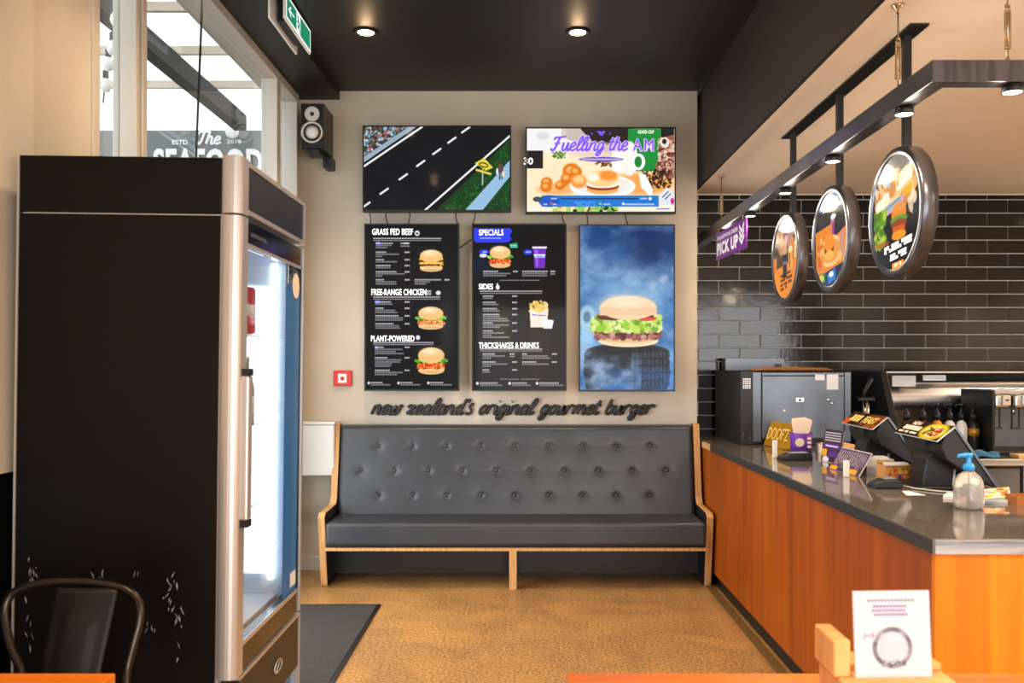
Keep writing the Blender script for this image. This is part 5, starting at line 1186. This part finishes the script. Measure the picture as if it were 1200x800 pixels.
# pump bottles
PB = [(2.34, (48, 36, 30), 'dark brown'), (2.44, (112, 40, 30), 'red-brown'), (2.525, (222, 138, 30), 'orange'), (2.602, (226, 222, 214), 'first white'), (2.672, (232, 230, 226), 'second white'), (2.745, (34, 28, 26), 'black and gold')]
for (x, col, nm) in PB:
    y = 5.33
    t = thing('sauce_pump_bottle', nm+' sauce bottle with a black pump on the drinks station', 'bottle', (x, y, BZ), 'sauce pump bottles')
    MB().lathe([(.030, 0), (.034, .006), (.034, .165), (.026, .19), (.015, .20), (.015, .212)], (x, y, BZ), 20).build('bottle_body', mat('sauce_'+nm.replace(' ', '_').replace('-', '_'), col, .3), t)
    if nm == 'black and gold': MB().lathe([(.0347, .11), (.0347, .155)], (x, y, BZ), 20).build('gold_band', 'gold', t)
    MB().lathe([(.019, .205), (.021, .235), (.015, .25), (.008, .256), (.007, .29), (.012, .292), (.012, .306), (.001, .308)], (x, y, BZ), 16).build('pump_collar', 'black_plastic', t)
    MB().tube([(x, y, BZ+.300), (x-.03, y-.004, BZ+.300), (x-.036, y-.004, BZ+.285)], .005, 8).build('pump_spout', 'black_plastic', t)
# dispenser
dp = thing('drink_dispenser', 'black framed soft drink dispenser with hanging steel heads', 'dispenser', (3.1, 5.3, BZ))
MB().box(2.785, 2.80, 5.18, 5.56, BZ, 1.262).build('side_post', 'black_metal', dp, bevel=.003)
MB().box(2.80, 3.75, 5.50, 5.56, BZ, 1.262).build('back_panel', 'steel_dark', dp, bevel=.003)
MB().box(2.80, 3.75, 5.30, 5.50, 1.235, 1.262).build('top_panel', 'steel', dp, bevel=.003)
MB().box(2.80, 3.75, 5.16, 5.50, BZ, BZ+.03).build('drip_tray', 'black_metal', dp, bevel=.003)
for k in range(6):
    x = 2.865+k*.118
    hN = MB().box(x-.048, x+.048, 5.22, 5.40, 1.155, 1.235).build('dispenser_head', 'steel', dp, bevel=.016, seg=4)
    MB().box(x-.004, x+.042, 5.205, 5.219, 1.172, 1.230).build('head_label', 'silver', hN, bevel=.002)
    MB().box(x+.012, x+.030, 5.202, 5.2045, 1.197, 1.207).build('indicator', 'black_plastic', hN)
    for s_ in (-.026, .018): MB().box(x+s_-.004, x+s_+.004, 5.28, 5.288, 1.035, 1.155).build('lever', 'black_plastic', dp)
    MB().cyl((x, 5.32, 1.11), (x, 5.32, 1.155), .012, 12).build('nozzle', 'chrome', dp)
    MB().box(x-.035, x+.028, 5.272, 5.292, 1.025, 1.035).build('cup_rest', 'black_plastic', dp, bevel=.002)
# cups, cloth and clutter on the back bench
b0 = Vector((2.32, 5.12, BZ))
t = thing('saucer_stack', 'small stack of white dishes behind the till with the yellow card', 'dishes', b0)
for k in range(4): MB().lathe([(.03, 0), (.052, .014), (.054, .016), (.03, .004)], b0+Vector((0, 0, .10+k*.012)), 22).build('dish', 'white', t)
MB().cyl(b0, b0+Vector((0, 0, .10)), .04, 18).build('base_tub', 'black_plastic', t)
def cloth(u, v):
    return (2.50+.26*u, 5.04+.11*v, BZ+.004+.03*abs(math.sin(u*7+v*3)*math.cos(v*5-u*2))+.02*math.sin(u*PI)*math.sin(v*PI))
cm = MB().grid(cloth, 26, 18); cl = cm.build('cleaning_cloth', 'blue_cloth'); tag(cl, 'crumpled blue cleaning cloth on the back bench', 'cloth')
mo = cl.modifiers.new('thickness', 'SOLIDIFY'); mo.thickness = .003; mo.offset = 1
tag(MB().box(2.86, 3.25, 5.04, 5.14, BZ, BZ+.022).build('chopping_board', 'holder_wood', bevel=.004), 'pale board lying at the front of the back bench', 'board')

# ================================================================== TABLES, CHAIR, CARD HOLDER
def table(name, label, x0, x1, y0, y1):
    t = thing(name, label, 'table', ((x0+x1)/2, (y0+y1)/2, 0))
    MB().box(x0, x1, y0, y1, .722, .75).build('table_top', 'table_wood', t, bevel=.003)
    MB().box(x0-.002, x1+.002, y0-.002, y0, .724, .748).build('edge_band', 'ply', t)
    cx, cy = (x0+x1)/2, (y0+y1)/2
    MB().cyl((cx, cy, .02), (cx, cy, .722), .035, 20).build('column', 'black_metal', t)
    m = MB(); m.box(cx-.25, cx+.25, cy-.03, cy+.03, 0, .022); m.box(cx-.03, cx+.03, cy-.25, cy-.03, 0, .022); m.box(cx-.03, cx+.03, cy+.03, cy+.25, 0, .022); m.build('cross_foot', 'black_metal', t, bevel=.004)
    m = MB(); m.box(cx-.2, cx+.2, cy-.02, cy+.02, .702, .722); m.build('top_bracket', 'black_metal', t)
    return t
table('cafe_table', 'orange wooden cafe table corner in front of the metal chair', -1.53, -.878, 1.15, 1.868)
table('cafe_table', 'orange wooden cafe table carrying the white number card', .088, 1.17, 1.05, 1.868)
# metal chair
cy = 2.2
ch = thing('metal_chair', 'dark metal cafe chair with a bent hoop back, tucked at the table by the fridge', 'chair', (-1.14, 2.0, 0))
hp = [(12, 800), (10, 760), (3, 730), (12, 706), (28, 696), (60, 690.5), (90, 689), (118, 691), (143, 696), (158, 705), (164, 718), (163, 735), (156, 760), (147, 795)]
hp = [(24, 795), (12, 760), (6, 735), (6, 718), (13, 704), (28, 696), (55, 690.5), (86, 689), (117, 691), (143, 696), (158, 705), (164, 718), (163, 735), (156, 760), (147, 795)]
pts = []
for (x, y) in hp:
    z = CH-(y-428)*cy/1020; D = cy+.06*(z-.62)/.2; pts.append(Vector(((x-615)*D/1020, D, z)))
l0, r0 = pts[0], pts[-1]
pts = [Vector((-1.30, 2.10, .455)), Vector((-1.298, 2.13, .52))]+pts+[Vector((-.985, 2.13, .52)), Vector((-.985, 2.10, .455))]
sm = []
for i in range(len(pts)-1):
    p0_, p1_, p2_, p3_ = pts[max(i-1, 0)], pts[i], pts[i+1], pts[min(i+2, len(pts)-1)]
    for j in range(4):
        s_ = j/4; sm.append(.5*((2*p1_)+(p2_-p0_)*s_+(2*p0_-5*p1_+4*p2_-p3_)*s_*s_+(3*p1_-p0_-3*p2_+p3_)*s_**3))
sm.append(pts[-1])
MB().tube(sm, .0115, 10).build('back_hoop', 'steel_dark' if 0 else mat('gunmetal', (66, 60, 54), .28, .9), ch)
m = MB()
def splat(u, v):
    x = -1.137+(u-.5)*(.135+.03*v); z = .45+v*.385; y = 2.105+.155*v**1.1-.012*math.cos((u-.5)*PI)*1.0
    e = 0.006 if (abs(u-.5) < .24 and .12 < v < .82) else 0
    return (x, y-e, z)
m.grid(splat, 14, 26); so = m.build('back_splat', 'black_metal', ch); q_ = so.modifiers.new('thickness', 'SOLIDIFY'); q_.thickness = .003
m = MB(); m.prism([(-1.315, 1.78), (-.965, 1.78), (-.975, 2.12), (-1.305, 2.12)], 'z', .44, .455); m.build('seat', 'black_metal', ch, bevel=.006, seg=3)
for (x, y, dx, dy) in ((-1.30, 1.80, -.03, -.04), (-.98, 1.80, .03, -.04), (-1.29, 2.10, -.04, .06), (-.99, 2.10, .04, .06)):
    MB().tube([(x, y, .44), (x+dx, y+dy, 0)], [.018, .012], 8).build('leg', 'black_metal', ch)
m = MB(); m.tube([(-1.30, 1.79, .22), (-.98, 2.12, .22)], .006, 6); m.tube([(-.98, 1.79, .22), (-1.30, 2.12, .22)], .006, 6); m.build('cross_brace', 'black_metal', ch)
# number card in a wooden holder
hd_ = thing('card_holder', 'pale wooden block holder on the table, holding the white card', 'holder', (.65, 1.5, .75))
MB().box(.540, .735, 1.43, 1.60, .75, .872).build('base_block', 'holder_wood', hd_, bevel=.004)
MB().box(.532, .562, 1.50, 1.60, .872, .936).build('end_block', 'holder_wood', hd_, bevel=.004)
MB().box(.562, .735, 1.535, 1.60, .872, .885).build('rear_ledge', 'holder_wood', hd_, bevel=.003)
cv = Canvas((0, 0, 134, 146), (134, 146), (204, 204, 216))
for (y, x0, x1) in ((14, 24, 110), (24, 34, 98), (31, 32, 96), (38, 36, 96)):
    for k in range(int((x1-x0)/6)): cv.rect(x0+k*6, y, x0+k*6+4.6, y+4, (104, 74, 128) if y > 20 else (110, 104, 120), .8)
m_ = np.abs(np.hypot(cv.X-66, cv.Y-96)-31); cv.mix(np.clip(4.5-m_, 0, 1)*(cv.noise(9, seed=3)*1.3), (80, 78, 92)); cv.mix(np.clip(27-np.hypot(cv.X-66, cv.Y-96), 0, 1)*cv.noise(16, seed=6)*.35, (150, 150, 165))
cv.speck(48, 116, 90, 128, [(90, 90, 100), (130, 130, 140)], 24, 2.4, 3); cv.speck(16, 70, 34, 80, [(150, 140, 160)], 14, 2, 3)
t = thing('table_card', 'white card printed in faint purple, standing in the wooden holder', 'card', (.636, 1.5, .873))
o = Vector((.569, 1.497, .8725)); u = Vector((.134, .006, 0)); v = Vector((0, .012, .146))
MB().box(0, u.length, 0, v.length, -.003, 0, T=rot_frame(o, u, v)).build('card_sheet', 'paper', t)
picture('print', cv, o+u.cross(v).normalized()*.0006, u, v, 'print', t)
